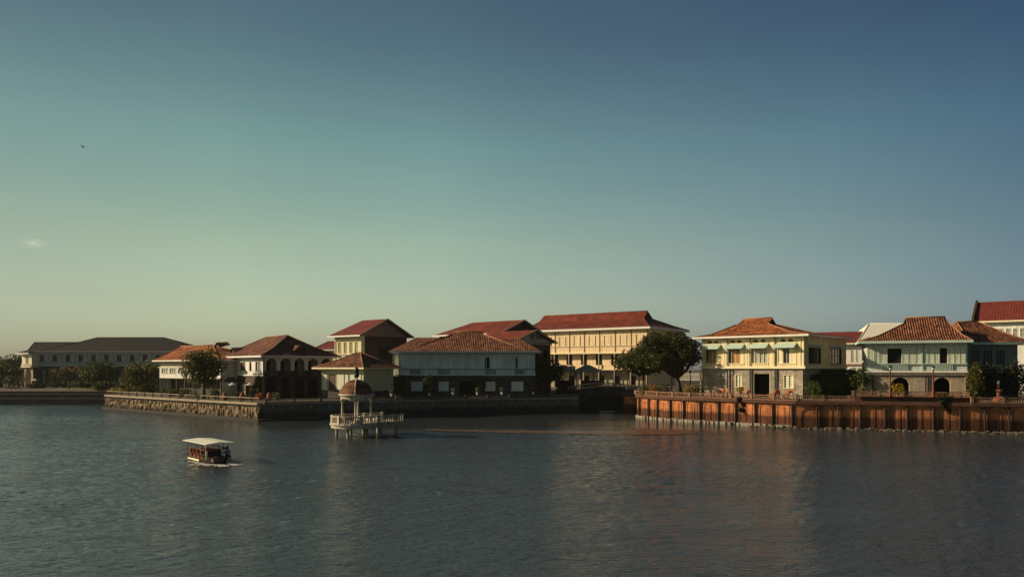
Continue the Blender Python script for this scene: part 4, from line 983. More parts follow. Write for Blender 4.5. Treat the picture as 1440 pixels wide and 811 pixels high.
# ================= left house behind tree (B2)
h = House('balcony_house', 'orange-roofed house with white glazed balcony on posts behind the leafy tree at left', 'house', 312, 150, 39, xl=226, d=12, zg=ZL)
z2=h.z(250,531.5); ze=h.z(250,507)
facade(h.mb('F'),0,h.w,z2+2.35,ze,[]).build('upper_wall','hotelgrey',h.o)
ops=[(h.a(a),h.a(b_),z2+1.0,z2+2.2) for a,b_ in ((228.5,238),(240,249.5),(252,262),(265,275),(279,289),(293,303))]
facade(h.mb('F'),0,h.w,z2,z2+2.35,ops,b_=.25).build('balcony_wall','whitewall',h.o)
for o_ in ops: window(h,'F',*o_,frame='white',pane='capiz',bars=3,rows=1,b_=.25)
bands(h,'F',z2+2.3,.14,.4,'white'); bands(h,'F',z2-.12,.12,.3,'wood')
facade(h.mb('F'),0,h.w,ZL-.3,z2,[],b_=-2.5).build('ground_wall','darkstone',h.o); facade(h.mb('R'),0,h.d,ZL-.3,ze,[]).build('side_wall','whitewall',h.o)
h.mb('F').box((0,-2.5,z2-.1),(h.w,.0,z2-.0)).build('gallery_floor','wood',h.o)
for i in range(8): x=.15+(h.w-.3)*i/7; h.mb('F').box((x-.1,.0,ZL),(x+.1,.2,z2-.1)).build('column','wood',h.o)
back_walls(h,ze,'whitewall')
zr_=h.z(280,486,-h.d/2)
hip(h,-1.3,h.w+1.2,-1.2,h.d+1.2,ze+.1,h.a(254,-h.d/2),h.a(300,-h.d/2),zr_,'tileora',sag=.2,fascia='white',fh=.25)
dormer(h,h.w*.62,h.d*.36,zr_-.6,0,'tileora')

# ================= long dark building at far left (B1)
h = House('long_dark_building', 'long shaded two-storey building with dark roof across the park at the far left', 'building', 276, 232, 0, xl=44, d=16, zg=ZL)
z2=h.z(150,514.5); ze=h.z(150,494)
cx=[59+18.1*i for i in range(12)]
ops=[(h.a(x-3.3),h.a(x+3.3),z2+1.4,ze-1.0) for x in cx if x<270]
facade(h.mb('F'),0,h.w,z2,ze,ops).build('upper_wall','grey_painted_wall',h.o)
gops=[(h.a(x-5),h.a(x+5),ZL,z2-1) for x in cx if x<270]
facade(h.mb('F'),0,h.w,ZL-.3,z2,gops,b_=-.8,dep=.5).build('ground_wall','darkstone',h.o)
facade(h.mb('R'),0,h.d,ZL-.3,ze,[]).build('side_wall','grey_painted_wall',h.o); back_walls(h,ze,'grey_painted_wall')
for o_ in ops: window(h,'F',*o_,frame='grey_painted_wall',pane='dark',bars=2,rows=1)
for x in cx[:-1]:
    h.mb('F').box((h.a(x-9)-.2,.003,z2),(h.a(x-9)+.2,.2,ze-.25)).build('pilaster','grey_painted_wall',h.o)
bands(h,'F',ze-.28,.3,.5,'white'); bands(h,'F',z2-.1,.25,.3,'grey_painted_wall'); bands(h,'F',z2+1.15,.1,.15,'iron','rail_beam')
hip(h,h.a(60),h.w+1.2,-1.3,h.d+1.2,ze+.1,h.a(137,-h.d/2),h.a(231,-h.d/2),h.z(180,474.5,-h.d/2),'slate',capm='slate',sag=.1)
hip(h,-.6,h.a(150),-1.0,h.d*.7,ze+.12,h.a(50,-h.d*.35),h.a(112,-h.d*.35),h.z(80,481.3,-h.d*.35),'slate',capm='slate')
h = House('corner_turret_house', 'narrow sunlit ivory bay at the left end of the long dark building', 'building', 44.5, 230.5, 32, xl=31, d=4, zg=ZL)
z2=h.z(38,516); ze=h.z(38,496.5)
ops=[(h.a(36),h.a(40.5),z2+.6,ze-.7)]
merge(facade(h.mb('F'),0,h.w,z2,ze,ops),facade(h.mb('R'),0,h.d,z2,ze,[])).build('upper_wall','tallwall',h.o); back_walls(h,ze,'tallwall')
facade(h.mb('F'),0,h.w,ZL-.3,z2,[(1.2,h.w-1.2,ZL,z2-.5,1)],b_=-.4).build('ground_wall','tufa',h.o)
for o_ in ops: window(h,'F',*o_,frame='white',pane='capiz',bars=3,rows=2)
f=h.mb('F')
for i in range(14): x=.3+i*(h.w-.6)/13; f.box((x-.05,.3,z2+.1),(x+.05,.4,z2+1.1))
f.box((0,.0,z2-.1),(h.w,.5,z2+.05)); f.build('balcony','white',h.o)
hip(h,-1,h.w+.6,-1.2,h.d+.6,ze+.05,1.5,h.w-1.5,ze+1.1,'slate',fascia='white',fh=.3,capm='slate')
e=empty('booth',(*XY(49,214),ZL),'tiny white-topped orange booth beside the sunlit end bay','booth'); MB().box((-.6,-.4,0),(.6,.4,2.3)).build('panel','terracotta',e); q=MB(); q.poly([(-.8,-.6,2.3),(.8,-.6,2.3),(0,0,2.8)]); q.poly([(.8,-.6,2.3),(.8,.6,2.3),(0,0,2.8)]); q.poly([(.8,.6,2.3),(-.8,.6,2.3),(0,0,2.8)]); q.poly([(-.8,.6,2.3),(-.8,-.6,2.3),(0,0,2.8)]); q.build('roof','white',e)

# ------------------------------------------------------------------ bridge and round pier
e = empty('stone_bridge', (0,0,0), 'dark arched stone footbridge over the shaded canal mouth', 'bridge')
bx0,bx1,byy,bw = 12.4,28.0,160.0,3.4
for (ya,yb,mn) in ((byy,byy+bw,'darkstone'),):
    f=MB(); n_=20; pts=[]
    for i in range(n_+1):
        x=bx0+(bx1-bx0)*i/n_; s_=(x-bx0)/(bx1-bx0); zt=3.9+1.1*math.sin(math.pi*s_); c0=(bx0+bx1)/2; r_=5.2
        zb_=-1.5 if abs(x-c0)>r_ else max(-1.5,3.4*math.sqrt(max(0,1-((x-c0)/r_)**2))); pts.append((x,zb_,zt))
    for a,c in zip(pts[:-1],pts[1:]):
        f.poly([(a[0],ya,a[1]),(c[0],ya,c[1]),(c[0],ya,c[2]),(a[0],ya,a[2])]); f.poly([(c[0],yb,c[1]),(a[0],yb,a[1]),(a[0],yb,a[2]),(c[0],yb,c[2])])
        f.poly([(a[0],ya,a[2]),(c[0],ya,c[2]),(c[0],yb,c[2]),(a[0],yb,a[2])]); f.poly([(c[0],ya,c[1]),(a[0],ya,a[1]),(a[0],yb,a[1]),(c[0],yb,c[1])])
    f.build('arch_span',mn,e)
for y in (byy+.1,byy+bw-.1):
    f=MB()
    for a,c in zip(pts[:-1],pts[1:]):
        f.beam((a[0],y,a[2]+.8),(c[0],y,c[2]+.8),.22,.14); f.beam((a[0],y,a[2]),(a[0],y,a[2]+.8),.16,.16)
    f.build('parapet','concrete',e)
p=XY(888,150); e=empty('round_pier',(p.x,p.y,0),'round orange brick pier with flat cap at the canal mouth','pier')
MB().lathe([(1.62,-2),(1.55,3.3)],28).build('shaft','brick',e); MB().lathe([(1.85,3.3),(1.9,3.62),(1.85,3.75)],28).build('cap','brickslab',e)
p=XY(853,150); e=tag(MB(lambda q:(p.x+q[0],p.y+q[1],q[2])).hexa([(-1.3,-.3,.02),(1.3,-.35,.02),(1.3,.35,.02),(-1.3,.3,.02)],[(-1.45,-.4,.28),(1.5,-.45,.34),(1.5,.45,.34),(-1.45,.4,.28)]).build('raft','concrete'),'small pale raft floating in the dark canal mouth','raft')

# ------------------------------------------------------------------ trees and plants
def leafblob(mb, c, r, n, s, rnd, flat=1.0, shell=.55):
    for _ in range(n):
        v = Vector((rnd.gauss(0,1),rnd.gauss(0,1),rnd.gauss(0,1))).normalized()*(shell+(1-shell)*rnd.random()**.6)
        p = Vector((c[0]+v.x*r[0], c[1]+v.y*r[1], c[2]+v.z*r[2]*flat))
        a = Vector((rnd.gauss(0,1),rnd.gauss(0,1),rnd.gauss(0,.6))).normalized(); b_ = a.cross(Vector((rnd.gauss(0,1),rnd.gauss(0,1),rnd.gauss(0,1)))).normalized()
        l = s*rnd.uniform(.6,1.3); a*=l; b_*=l*.55
        mb.poly([p-a, p-b_*.9, p+a, p+b_])
def tree(label, px, D, z0, ztr, crown, rad, rz_, nclump, seed, m='leaf', trunk_r=.3, leaf=.3, per=42, name='tree', group=None, lean=0, clr=None):
    """crown: centre z, rad: horizontal radii"""
    rnd = random.Random(seed); b0 = XY(px,D); e = empty(name,(b0.x,b0.y,z0),label,'tree',group)
    f=MB(); cl=[]
    top=Vector((lean*.3,0,ztr-z0)); f.tube([(0,0,-.3),(lean*.12,0,(ztr-z0)*.5),top],[trunk_r*1.4,trunk_r,trunk_r*.8],8)
    for i in range(nclump):
        for _ in range(30):
            v=Vector((rnd.uniform(-1,1),rnd.uniform(-1,1),rnd.uniform(-.85,1)))
            if .25<v.length<1: break
        cl.append(Vector((v.x*rad[0]*.86+lean, v.y*rad[1]*.86, crown-z0+v.z*rz_*.8)))
    for i,c in enumerate(cl):
        if i%4==0:
            mid=top.lerp(c,.5)+Vector((0,0,-.12*(c-top).length)); f.tube([top-Vector((0,0,.3)),mid,c],[trunk_r*.6,trunk_r*.34,.05],5)
    f.build('trunk','bark',e)
    g=MB()
    cr = clr or min(rad[0],rz_*1.6)*.36
    for c in cl:
        k=rnd.uniform(.65,1.25)*cr; leafblob(g,c,(k,k,k*.72),per,leaf,rnd)
    g.build('crown',m,e); return e
tree('large dark spreading tree with a forked trunk between the hotel and the cream house', 957, 133, ZR, 7.4, 12.0, (6.9,4.8), 3.9, 210, 1, 'leaf', .42, .23, 85, lean=-2.1, clr=1.2)
tree('thinner left half of the spreading canopy before the hotel corner', 905, 139, ZR, 8.0, 10.2, (5.6,3.6), 2.8, 85, 2, 'leaf', .22, .28, 70)
tree('leafy olive tree standing in front of the orange-roofed balcony house', 287, 143, ZL, 6.5, 9.0, (4.3,3.4), 4.2, 90, 3, 'leafolive', .3, .27, 60)
tree('round dense dark tree on the lawn before the long dark building', 139, 204, ZL, 5.6, 7.8, (5.0,4.2), 3.2, 80, 4, 'leafhedge', .28, .34, 55)
tree('reddish brown thin tree on the left lawn', 97, 207, ZL, 5.6, 7.6, (5.0,3.2), 2.2, 44, 5, 'leafbrown', .2, .28, 38)
tree('wide olive tree beside the start of the left railing', 199, 176, ZL, 5.0, 7.2, (4.7,3.8), 3.3, 90, 6, 'leafolive', .3, .3, 60)
tree('small dark green tree between the blue house and the hotel', 768, 155, ZL, 6.4, 8.2, (3.4,2.4), 3.2, 50, 7, 'leaf', .2, .28, 50)
for i,(x,D,cz,rx_,lab) in enumerate(((2,222,9.0,5.5,'dark tree at the very left edge of the photo'),(14,246,10.5,5.5,'tall dark tree second from the left edge'),(26,250,10.2,4.5,'dark tree just left of the sunlit end bay'))):
    tree(lab, x, D, ZL, cz-3, cz-1.5, (rx_,4.5), 4.6, 60, 20+i, 'leaf', .3, .4, 45, group='trees on the far left shore')
def shrub(label, px, D, z0, rad, h_, seed, m='leafhedge', leaf=.16, n=900, name='shrub', group=None, cat='shrub', bumpy=5):
    rnd=random.Random(seed); b0=XY(px,D); e=empty(name,(b0.x,b0.y,z0),label,cat,group)
    MB().tube([(0,0,-.1),(0,0,h_*.6)],[.08,.05],6).build('stem','bark',e); g=MB()
    for k in range(bumpy):
        c=(rnd.uniform(-.45,.45)*rad[0],rnd.uniform(-.45,.45)*rad[1],h_*rnd.uniform(.35,.62)); leafblob(g,c,(rad[0]*.62,rad[1]*.62,h_*.42),n//bumpy,leaf,rnd)
    g.build('foliage',m,e); return e
shrub('bright round clipped shrub at the near corner of the cream house', 1146, 114.5, ZR, (1.3,1.2), 3.0, 40, n=1600)
# clipped hedge arch
rnd=random.Random(41); p=XY(1178,121.5); e=empty('clipped_hedge',(p.x,p.y,ZR),'large clipped block of hedge between the cream and mint houses','hedge')
MB().box((-2.6,-.9,-.2),(2.6,1.2,3.9)).build('branches','leaf',e); g=MB()
for _ in range(6500):
    fz=rnd.choice('ftflr'); sx_,sy_,sz_=3.0,1.25,4.4
    x=rnd.uniform(-sx_,sx_);y=rnd.uniform(-sy_,sy_);z=rnd.uniform(0,sz_)
    if fz=='f': y=-sy_
    elif fz=='t': z=sz_
    elif fz=='l': x=-sx_
    else: x=sx_
    k=max(0,(z-3.2)/1.2); x*=1-.22*k*k; v=Vector((x,y,z))+Vector((rnd.gauss(0,.1),rnd.gauss(0,.1),rnd.gauss(0,.1)))
    a=Vector((rnd.gauss(0,1),rnd.gauss(0,1),rnd.gauss(0,1))).normalized()*.17; b_=a.cross(Vector((rnd.gauss(0,1),rnd.gauss(0,1),1))).normalized()*.1
    g.poly([v-a,v-b_,v+a,v+b_])
g.build('foliage','leafhedge',e)
tree('bushy dark tree filling the gap left of the mint house', 1207, 119, ZR, 6.2, 7.4, (1.9,1.6), 1.9, 34, 42, 'leafhedge', .14, .2, 45)
shrub('flowering shrub beside the mint house corner', 1212, 113.8, ZR, (1.0,.9), 2.3, 43, 'leafpale', n=500)
for i,(x,D,r_,hh_,lab) in enumerate(((1371,109.5,1.3,4.2,'spiky yellow-green shrub at the right corner of the mint house'),(1388,110,1.6,3.9,'dark shrub in shade left of the shaded fountain'),(1410,110.5,1.8,3.6,'dark rounded shrub in the shade of the mint wing'),(1431,110,1.8,3.9,'dark shrub at the right edge of the photo'),(1455,110,2,4,'dark shrub just past the right edge'))):
    shrub(lab,x,D,ZR,(r_*1.25,1.3),hh_*1.5,50+i,'leafolive' if i==0 else 'leafdark',n=1500,leaf=.2)
# creepers on the blue house and arcaded house
def creeper(label, px0, px1, D, z0, z1, seed, m='leaf', n=1200):
    rnd=random.Random(seed); p=XY((px0+px1)/2,D); wd=(px1-px0)/F*D; e=empty('climbing_plant',(p.x,p.y,z0),label,'climbing plant')
    MB().tube([(0,0,-.1),(.1,0,(z1-z0)*.5),(0,0,(z1-z0)*.9)],[.07,.05,.03],6).build('stem','bark',e); g=MB()
    for _ in range(8):
        c=(rnd.uniform(-.35,.35)*wd,rnd.uniform(-.3,.1),(z1-z0)*rnd.uniform(.1,.88)); leafblob(g,c,(wd*.33,.45,(z1-z0)*.22),n//8,.17,rnd,shell=.3)
    g.build('foliage',m,e)
creeper('yellow-green climbing plant on the left corner of the pale blue house',553,577,144,ZL,7.5,60,'leafhedge',1700)
creeper('dark climbing plant between the first two ground windows of the pale blue house',594,610,145,ZL,7.6,61,'leafhedge',1300)
creeper('climbing plant over the right ground bays of the sunlit white wall',353,366,140.8,ZL,7.2,62,'leafhedge',2200)
creeper('climbing plant along the left ground bays of the sunlit white wall',318,335,144,ZL+3.2,7.2,63,'leaf',800)
creeper('dark vine under the pale blue wall right of the doorway',668,682,145.5,ZL,7.4,64,'leaf',900)
# flower beds, low plants
def bed(label, px, D, z0, wd, hh_, seed, m, n=260):
    rnd=random.Random(seed); p=XY(px,D); g=MB(lambda q:(p.x+q[0],p.y+q[1],z0+q[2]))
    for k in range(5): leafblob(g,(rnd.uniform(-wd,wd)*.7,rnd.uniform(-.3,.3),hh_*.5),(wd*.45,.5,hh_*.5),n//5,.14,rnd,shell=.2)
    o_=g.build('flower_bush',m); tag(o_,label,'flower bush'); return o_
bed('yellow flowering bush behind the left end of the railing',161,168,ZL,1.2,1.7,70,'leafyel')
bed('second yellow flowering bush right of the first behind the railing',172,167,ZL,1.3,1.5,71,'leafyel')
bed('low yellow-green plant near the third railing post',182,165.5,ZL,.9,1.3,72,'leafolive')
bed('pale low bush behind the railing before the tree trunk',276,137.5,ZL,1.3,1.6,73,'leafpale')
bed('orange flowers by the corner of the white arcaded house',364,133,ZL,.7,1.4,74,'orangecloth')
bed('small yellow-green bush below the glazed balcony',232,155,ZL,.8,2.0,75,'leafolive')
bed('round pale plant before the dark arcade',388,131.5,ZL,.75,1.6,76,'leafpale')
# low plants on the quay garden under the big tree
for i,(x,D,m_,lab) in enumerate(((906,132.5,'leafpale','dry tan garden plant at the left end of the quay garden'),(915,131.5,'orangecloth','rusty orange croton plant left of the big tree'),(925,131,'leafpale','tan leafy plant second from the big tree trunk'),(936,129,'leafbrown','brown leafy plant just left of the big tree trunk'),(972,128,'leafyel','yellow plant between the big tree and the cream house'),(979,128.5,'leafbrown','brown bush by the white porch post'))):
    bed(lab,x,D,ZR,1.5,2.1,80+i,m_,420)
# potted plants on the left wall
pot=None
labs=['potted plant on the wall beside the small hipped house','potted plant before the first blue shuttered window','potted plant between the blue house window and its dark doorway','potted plant before the dark doorway of the blue house','potted plant right of the doorway of the blue house','potted plant nearest the small dark tree by the hotel']
Lp=[(551,0),(604,0),(637.5,0),(671.5,0),(706,0),(750,0)]
def wall_at(px):
    pp=offs(WL,.0)
    for a,c in zip(pp[:-1],pp[1:]):
        t_=(px-720)/F; den=(c.x-a.x)-t_*(c.y-a.y); k_=-(a.x-t_*a.y)/den
        if -.001<=k_<=1.001: return a+(c-a)*k_
    return pp[-1]
for i,(x,_) in enumerate(Lp):
    q=wall_at(x)
    if pot is None:
        pot=empty('potted_plant',(q.x,q.y-.0,ZL+.72),labs[i],'potted plant','potted plants on the dark balustrade')
        MB().lathe([(.16,0),(.2,.05),(.12,.12),(.3,.42),(.34,.46),(.28,.46)],12).build('pot','white',pot)
        rnd=random.Random(5); g=MB()
        for k_ in range(5): leafblob(g,(rnd.uniform(-.25,.25),rnd.uniform(-.2,.2),.95+rnd.uniform(-.15,.2)),(.38,.38,.34),60,.11,rnd,shell=.3)
        g.build('foliage','leafpale',pot); c_=pot
    else: c_=copy_tree(pot); c_.location=(q.x,q.y,ZL+.72); c_['label']=labs[i]; c_.rotation_euler[2]=i*1.1
    c_.location=(q.x,q.y-.35,ZL+.725)
# ------------------------------------------------------------------ lamp posts
def lamp(name,label,x,y,z,hh_,m,group):
    e=empty(name,(x,y,z),label,'lamp post',group)
    f=MB(); f.lathe([(.3,0),(.32,.12),(.24,.2),(.22,.75),(.17,.85),(.13,1.0),(.1,hh_*.5),(.07,hh_-.95),(.12,hh_-.9),(.06,hh_-.82)],12); f.build('post',m,e)
    g=MB(); g.lathe([(.14,hh_-.8),(.24,hh_-.3)],6); gl=g.build('lamp_glass','lampglass',e)
    g=MB(); g.lathe([(.3,hh_-.3),(.3,hh_-.25),(.12,hh_-.08),(.05,hh_-.05),(.04,hh_+.08),(.01,hh_+.15)],6)
    for k_ in range(6):
        a=math.pi*2*k_/6; g.tube([(.14*math.cos(a),.14*math.sin(a),hh_-.8),(.25*math.cos(a),.25*math.sin(a),hh_-.3)],.018,4)
    g.build('lantern_cap','iron',e); return e
def quay(px, off=1.25):
    pp=offs(WR,off)
    for a,c in zip(pp[:-1],pp[1:]):
        t_=(px-720)/F; den=(c.x-a.x)-t_*(c.y-a.y); k_=-(a.x-t_*a.y)/den
        if -.001<=k_<=1.001: return a+(c-a)*k_
G='lamp posts on the brick quay'
q=quay(1030.5,.6); l0=lamp('lamp_post','rust red lamp post on the quay before the cream house',q.x,q.y,ZR,4.55,'rust',G)
q=quay(1252,1.0); c_=copy_tree(l0); c_.location=(q.x,q.y,ZT+.02); c_['label']='rust red lamp post left of the left arch of the mint house'
q=quay(1312.5,1.0); c_=copy_tree(l0); c_.location=(q.x,q.y,ZT+.02); c_['label']='rust red lamp post before the right arch of the mint house'
q=XY(1214,114.5); l1=lamp('lamp_post','black lantern on a dark pillar just left of the mint house',q.x,q.y,ZR,6.4,'iron',None)
l2=None
for x,D_,hh_,lab in ((803,158,6.4,'left one of the two slim lamp posts left of the bridge'),(807.5,157,6.3,'right one of the two slim lamp posts left of the bridge'),(864.5,157,6.2,'slim lamp post nearest the bridge before the hotel'),(872,156.5,6.2,'second slim lamp post right of the bridge'),(882.5,156,6.2,'third slim lamp post right of the bridge'),(898.5,150,6.0,'fourth slim lamp post, at the edge of the tree canopy'),(903.5,149,5.9,'fifth slim lamp post, under the tree canopy'),(944.5,136,4.5,'slim lamp post just left of the big tree trunk'),(970.7,136,4.5,'slim lamp post between the big tree and the cream house')):
    q=XY(x,D_); z_=(ZL if x<860 else ZR)
    if l2 is None: l2=lamp('lamp_post',lab,q.x,q.y,z_,6.2,'iron','slim dark lamp posts around the canal'); c_=l2
    else: c_=copy_tree(l2); c_.location=(q.x,q.y,z_); c_['label']=lab
    c_.scale=(1,1,hh_/6.2)
# ------------------------------------------------------------------ terrace chairs
def chair():
    e=empty('terrace_chair',(0,0,0),'','chair','wooden chairs on the quay terrace')
    f=MB()
    for i in range(5): y=-.36+.18*i; f.beam((y*.0-.3+.0,y,.42),(.35,y,.46),.14,.035)
    f.build('seat','woodora',e); f=MB()
    for i in range(5): y=-.36+.18*i; f.beam((-.3,y,.44),(-.62,y,1.12),.15,.035)
    f.beam((-.62,-.45,1.12),(-.62,.45,1.12),.05,.1); f.build('backrest','woodora',e)
    for x,y in ((.3,-.42),(.3,.42),(-.42,-.42),(-.42,.42)): MB().beam((x,y,0),(x,y,.64),.07,.07).build('leg','woodora',e)
    for y in (-.44,.44): MB().beam((-.45,y,.66),(.38,y,.66),.1,.04).build('armrest','woodora',e)
    return e
ch=None
cl_=[(1000,.3,'chair at the far left of the cream terrace by the porch post'),(1009,1.2,'second chair from the porch post'),(1016,.9,'chair left of the rust red quay lamp post'),(1046,.8,'chair just right of the urn before the shuttered window'),(1084,.2,'chair just right of the dark doorway'),(1090,1.5,'second chair right of the dark doorway'),(1101,.7,'chair below the right shuttered window'),(1108,1.1,'chair beside the small white table')]
for x,r_,lab in cl_:
    q=quay(x,-.6)
    if ch is None: ch=chair(); c_=ch
    else: c_=copy_tree(ch)
    c_.location=(q.x,q.y,ZR); c_['label']='orange wooden '+lab; c_.rotation_euler=(0,0,math.pi*.8+r_); c_.scale=(1.3,1.3,1.3)
q=quay(1117,-.2); e=empty('terrace_table',(q.x,q.y,ZR),'small white table at the right end of the cream house terrace','table'); MB().box((-.5,-.4,.95),(.5,.4,1.02)).build('tabletop','white',e)
for x in (-.42,.42):
    for y in (-.32,.32): MB().box((x-.04,y-.04,0),(x+.04,y+.04,.95)).build('leg','white',e)
q=quay(1041,.2); e=empty('garden_urn',(q.x,q.y,ZR),'dark urn with a bright leafy plant beside the quay lamp post','urn'); MB().lathe([(.22,0),(.26,.1),(.1,.3),(.1,.55),(.36,.95),(.4,1.05),(.3,1.05)],12).build('urn','terracotta',e)
rnd=random.Random(9); g=MB(); leafblob(g,(0,0,1.5),(.65,.6,.42),220,.16,rnd,shell=.2); g.build('foliage','leafyel',e)
q=quay(1258,-.4); e=bed('bright yellow-green plant in front of the left arch',1262,109.3,ZT,.9,2.1,90,'leafyel',260)
q=XY(1404,108.5); e=empty('fountain',(q.x,q.y,ZR),'small shaded stone fountain with a pale figure-like top between the dark shrubs','fountain'); MB().lathe([(.9,0),(1.0,.5),(.8,.6),(.3,.7),(.25,1.3),(.6,1.6),(.55,1.7),(.15,1.75),(.2,2.3),(.05,2.6)],16).build('bowl','terracotta',e); MB().lathe([(.2,2.5),(.25,2.7),(.1,3.0)],10).build('top','pav',e)
# parasols outside the arcaded house
for x,lab in ((327,'small white umbrella left of the two by the white house'),(351.5,'small white umbrella right of the two by the white house')):
    q=XY(x,136); e=empty('parasol',(q.x,q.y,ZL),lab,'parasol','small white umbrellas'); MB().tube([(0,0,0),(0,0,3.0)],.04,6).build('pole','wood',e)
    g=MB(); tp=(0,0,3.25)
    for k_ in range(8):
        a=math.pi*2*k_/8;b_=math.pi*2*(k_+1)/8; g.poly([(.85*math.cos(a),.85*math.sin(a),2.75),(.85*math.cos(b_),.85*math.sin(b_),2.75),tp])
    g.build('canopy','white',e)
for x,lab in ((316.5,'terracotta jar beside the left white umbrella'),(341,'terracotta jar between the two white umbrellas'),(379,'slim terracotta jar at the corner of the arcade')):
    q=XY(x,134.5); MBj=MB(lambda p_,q=q:(q.x+p_[0],q.y+p_[1],ZL+p_[2])); MBj.lathe([(.3,0),(.5,.4),(.52,.9),(.3,1.25),(.36,1.4),(.25,1.4)],14); tag(MBj.build('terracotta_jar','terracotta'),lab,'jar','terracotta jars before the white house')
# white picket fence behind the big tree
e=empty('picket_fence',(0,0,0),'white picket fence seen through the trees left of the cream house','fence'); f=MB(); A=XY(950,146); C=XY(992,143)
for i in range(36): q=A+(C-A)*i/35; f.beam((*q,ZR+2.4),(*q,ZR+3.9),.1,.06)
f.beam((*A,ZR+2.6),(*C,ZR+2.6),.08,.1); f.beam((*A,ZR+3.6),(*C,ZR+3.6),.08,.1); f.build('pickets','white',e); strip(MB(),[A,C],.0,.3,ZR-.2,ZR+2.4).build('base_wall','darkstone',e)

# ------------------------------------------------------------------ domed pavilion on the water
PC = XY(501.5, 97.5); yaw=R(45)
e = empty('water_pavilion',(PC.x,PC.y,0),'domed stone pavilion on a balustraded platform standing on piles in the lagoon','pavilion',rz=yaw)
ax = 5.8      # platform runs out along local +x, rounded at the dome's end
out=[( ax,-2.5),(ax,2.5)]+[(3.3*math.cos(a),3.3*math.sin(a)) for a in [R(50)+ (R(260))*i/18 for i in range(19)]]
def ring_(k): return [(x*k if x<ax-.1 else x-.0+(k-1)*1, y*k) for x,y in out]
MB().prism(ring_(1.0),1.2,1.85).build('deck','pav',e); MB().prism(ring_(1.05),1.6,1.8).build('deck_moulding','pav',e)
for x,y in ((-2.2,-1.4),(-2.0,1.6),(0,-2.3),(.6,2.3),(2.4,-2.0),(2.4,2.0),(4.8,-2.1),(4.8,2.1)): MB().tube([(x,y,-2),(x,y,1.21)],.2,8).build('pile','concrete',e)
rim=[Vector(p_) for p_ in ring_(.96)]; rimc=rim[1:]+[rim[0]]
rl=MB(); bl=MB(); blist=[]
for a,c in zip(rim[1:],rim[2:]+[rim[0]]): 
    rl.beam((*a,2.72),(*c,2.72),.24,.13); rl.beam((*a,1.86),(*c,1.86),.2,.1)
rl.build('rail',"pav",e)
for p_,d_ in walk(rim[1:]+[rim[0]],.33): bl.lathe([(.07,1.9),(.12,2.15),(.06,2.45),(.09,2.66)],6,(p_.x,p_.y,0))
bl.build('baluster_row','pav',e)
for p_,d_ in walk(rim[1:]+[rim[0]],2.9): MB().box((p_.x-.17,p_.y-.17,1.8),(p_.x+.17,p_.y+.17,2.85)).build('pedestal','pav',e)
for k_ in range(4):
    a=R(90*k_+232); x,y=1.85*math.cos(a),1.85*math.sin(a)
    MB().lathe([(.24,1.85),(.24,2.1),(.13,2.2),(.14,3.2),(.11,4.45),(.22,4.6),(.22,4.75)],10,(x,y,0)).build('column','pav',e)
rg=MB()
n_=48
for k_ in range(n_):
    a0,a1=2*math.pi*k_/n_,2*math.pi*(k_+1)/n_
    def zl(a): return 4.72+.42*abs(math.cos(2*(a-R(232))))**1.6*-1+.35*1
    q=[]
    for a,zz in ((a0,min(5.0,zl(a0))),(a1,min(5.0,zl(a1)))):
        q.append((a,zz))
    rg.hexa([(2.08*math.cos(a0),2.08*math.sin(a0),q[0][1]),(2.08*math.cos(a1),2.08*math.sin(a1),q[1][1]),(1.75*math.cos(a1),1.75*math.sin(a1),q[1][1]),(1.75*math.cos(a0),1.75*math.sin(a0),q[0][1])],
            [(2.08*math.cos(a0),2.08*math.sin(a0),5.3),(2.08*math.cos(a1),2.08*math.sin(a1),5.3),(1.75*math.cos(a1),1.75*math.sin(a1),5.3),(1.75*math.cos(a0),1.75*math.sin(a0),5.3)])
rg.build('arcade_ring','pav',e)
MB().lathe([(2.2,5.3),(2.35,5.4),(2.35,5.52),(2.1,5.6)],36).build('cornice','pav',e)
MB().lathe([(2.05*math.cos(t_),5.6+1.75*math.sin(t_)) for t_ in [R(88)*i/12 for i in range(13)]],36).build('dome','dome',e)
ribs=MB()
for k_ in range(4):
    a=R(90*k_+232); ribs.tube([(2.1*math.cos(t_)*math.cos(a),2.1*math.cos(t_)*math.sin(a),5.6+1.8*math.sin(t_)) for t_ in [R(88)*i/10 for i in range(11)]],.09,6)
ribs.build('dome_ribs','pav',e)
MB().lathe([(.2,7.3),(.24,7.45),(.12,7.5),(.16,7.7)],10).build('finial_base','pav',e)
f=MB(); f.lathe([(.16,7.7),(.34,7.85),(.36,8.1),(.2,8.25),(.3,8.4),(.34,8.75),(.2,9.0),(.05,9.1)],8); f.build('finial','iron',e)
# short steps/bench inside
MB().box((2.2,-1.2,1.8),(3.2,1.2,2.2)).build('bench','pav',e)

# ------------------------------------------------------------------ boat
fwd=Vector((math.cos(R(-47)),math.sin(R(-47)))); lit=XY(291.5,69); rightn=Vector((fwd.y,-fwd.x))   # starboard = lit side
BL,BW=6.4,2.7
cen=lit-fwd*(BL/2-.4)-rightn*(BW/2)+Vector((-.22,0))
bt=empty('tour_boat',(cen.x,cen.y,0),'small wooden tour boat with a flat pale canopy crossing the lagoon','boat',rz=R(-47))
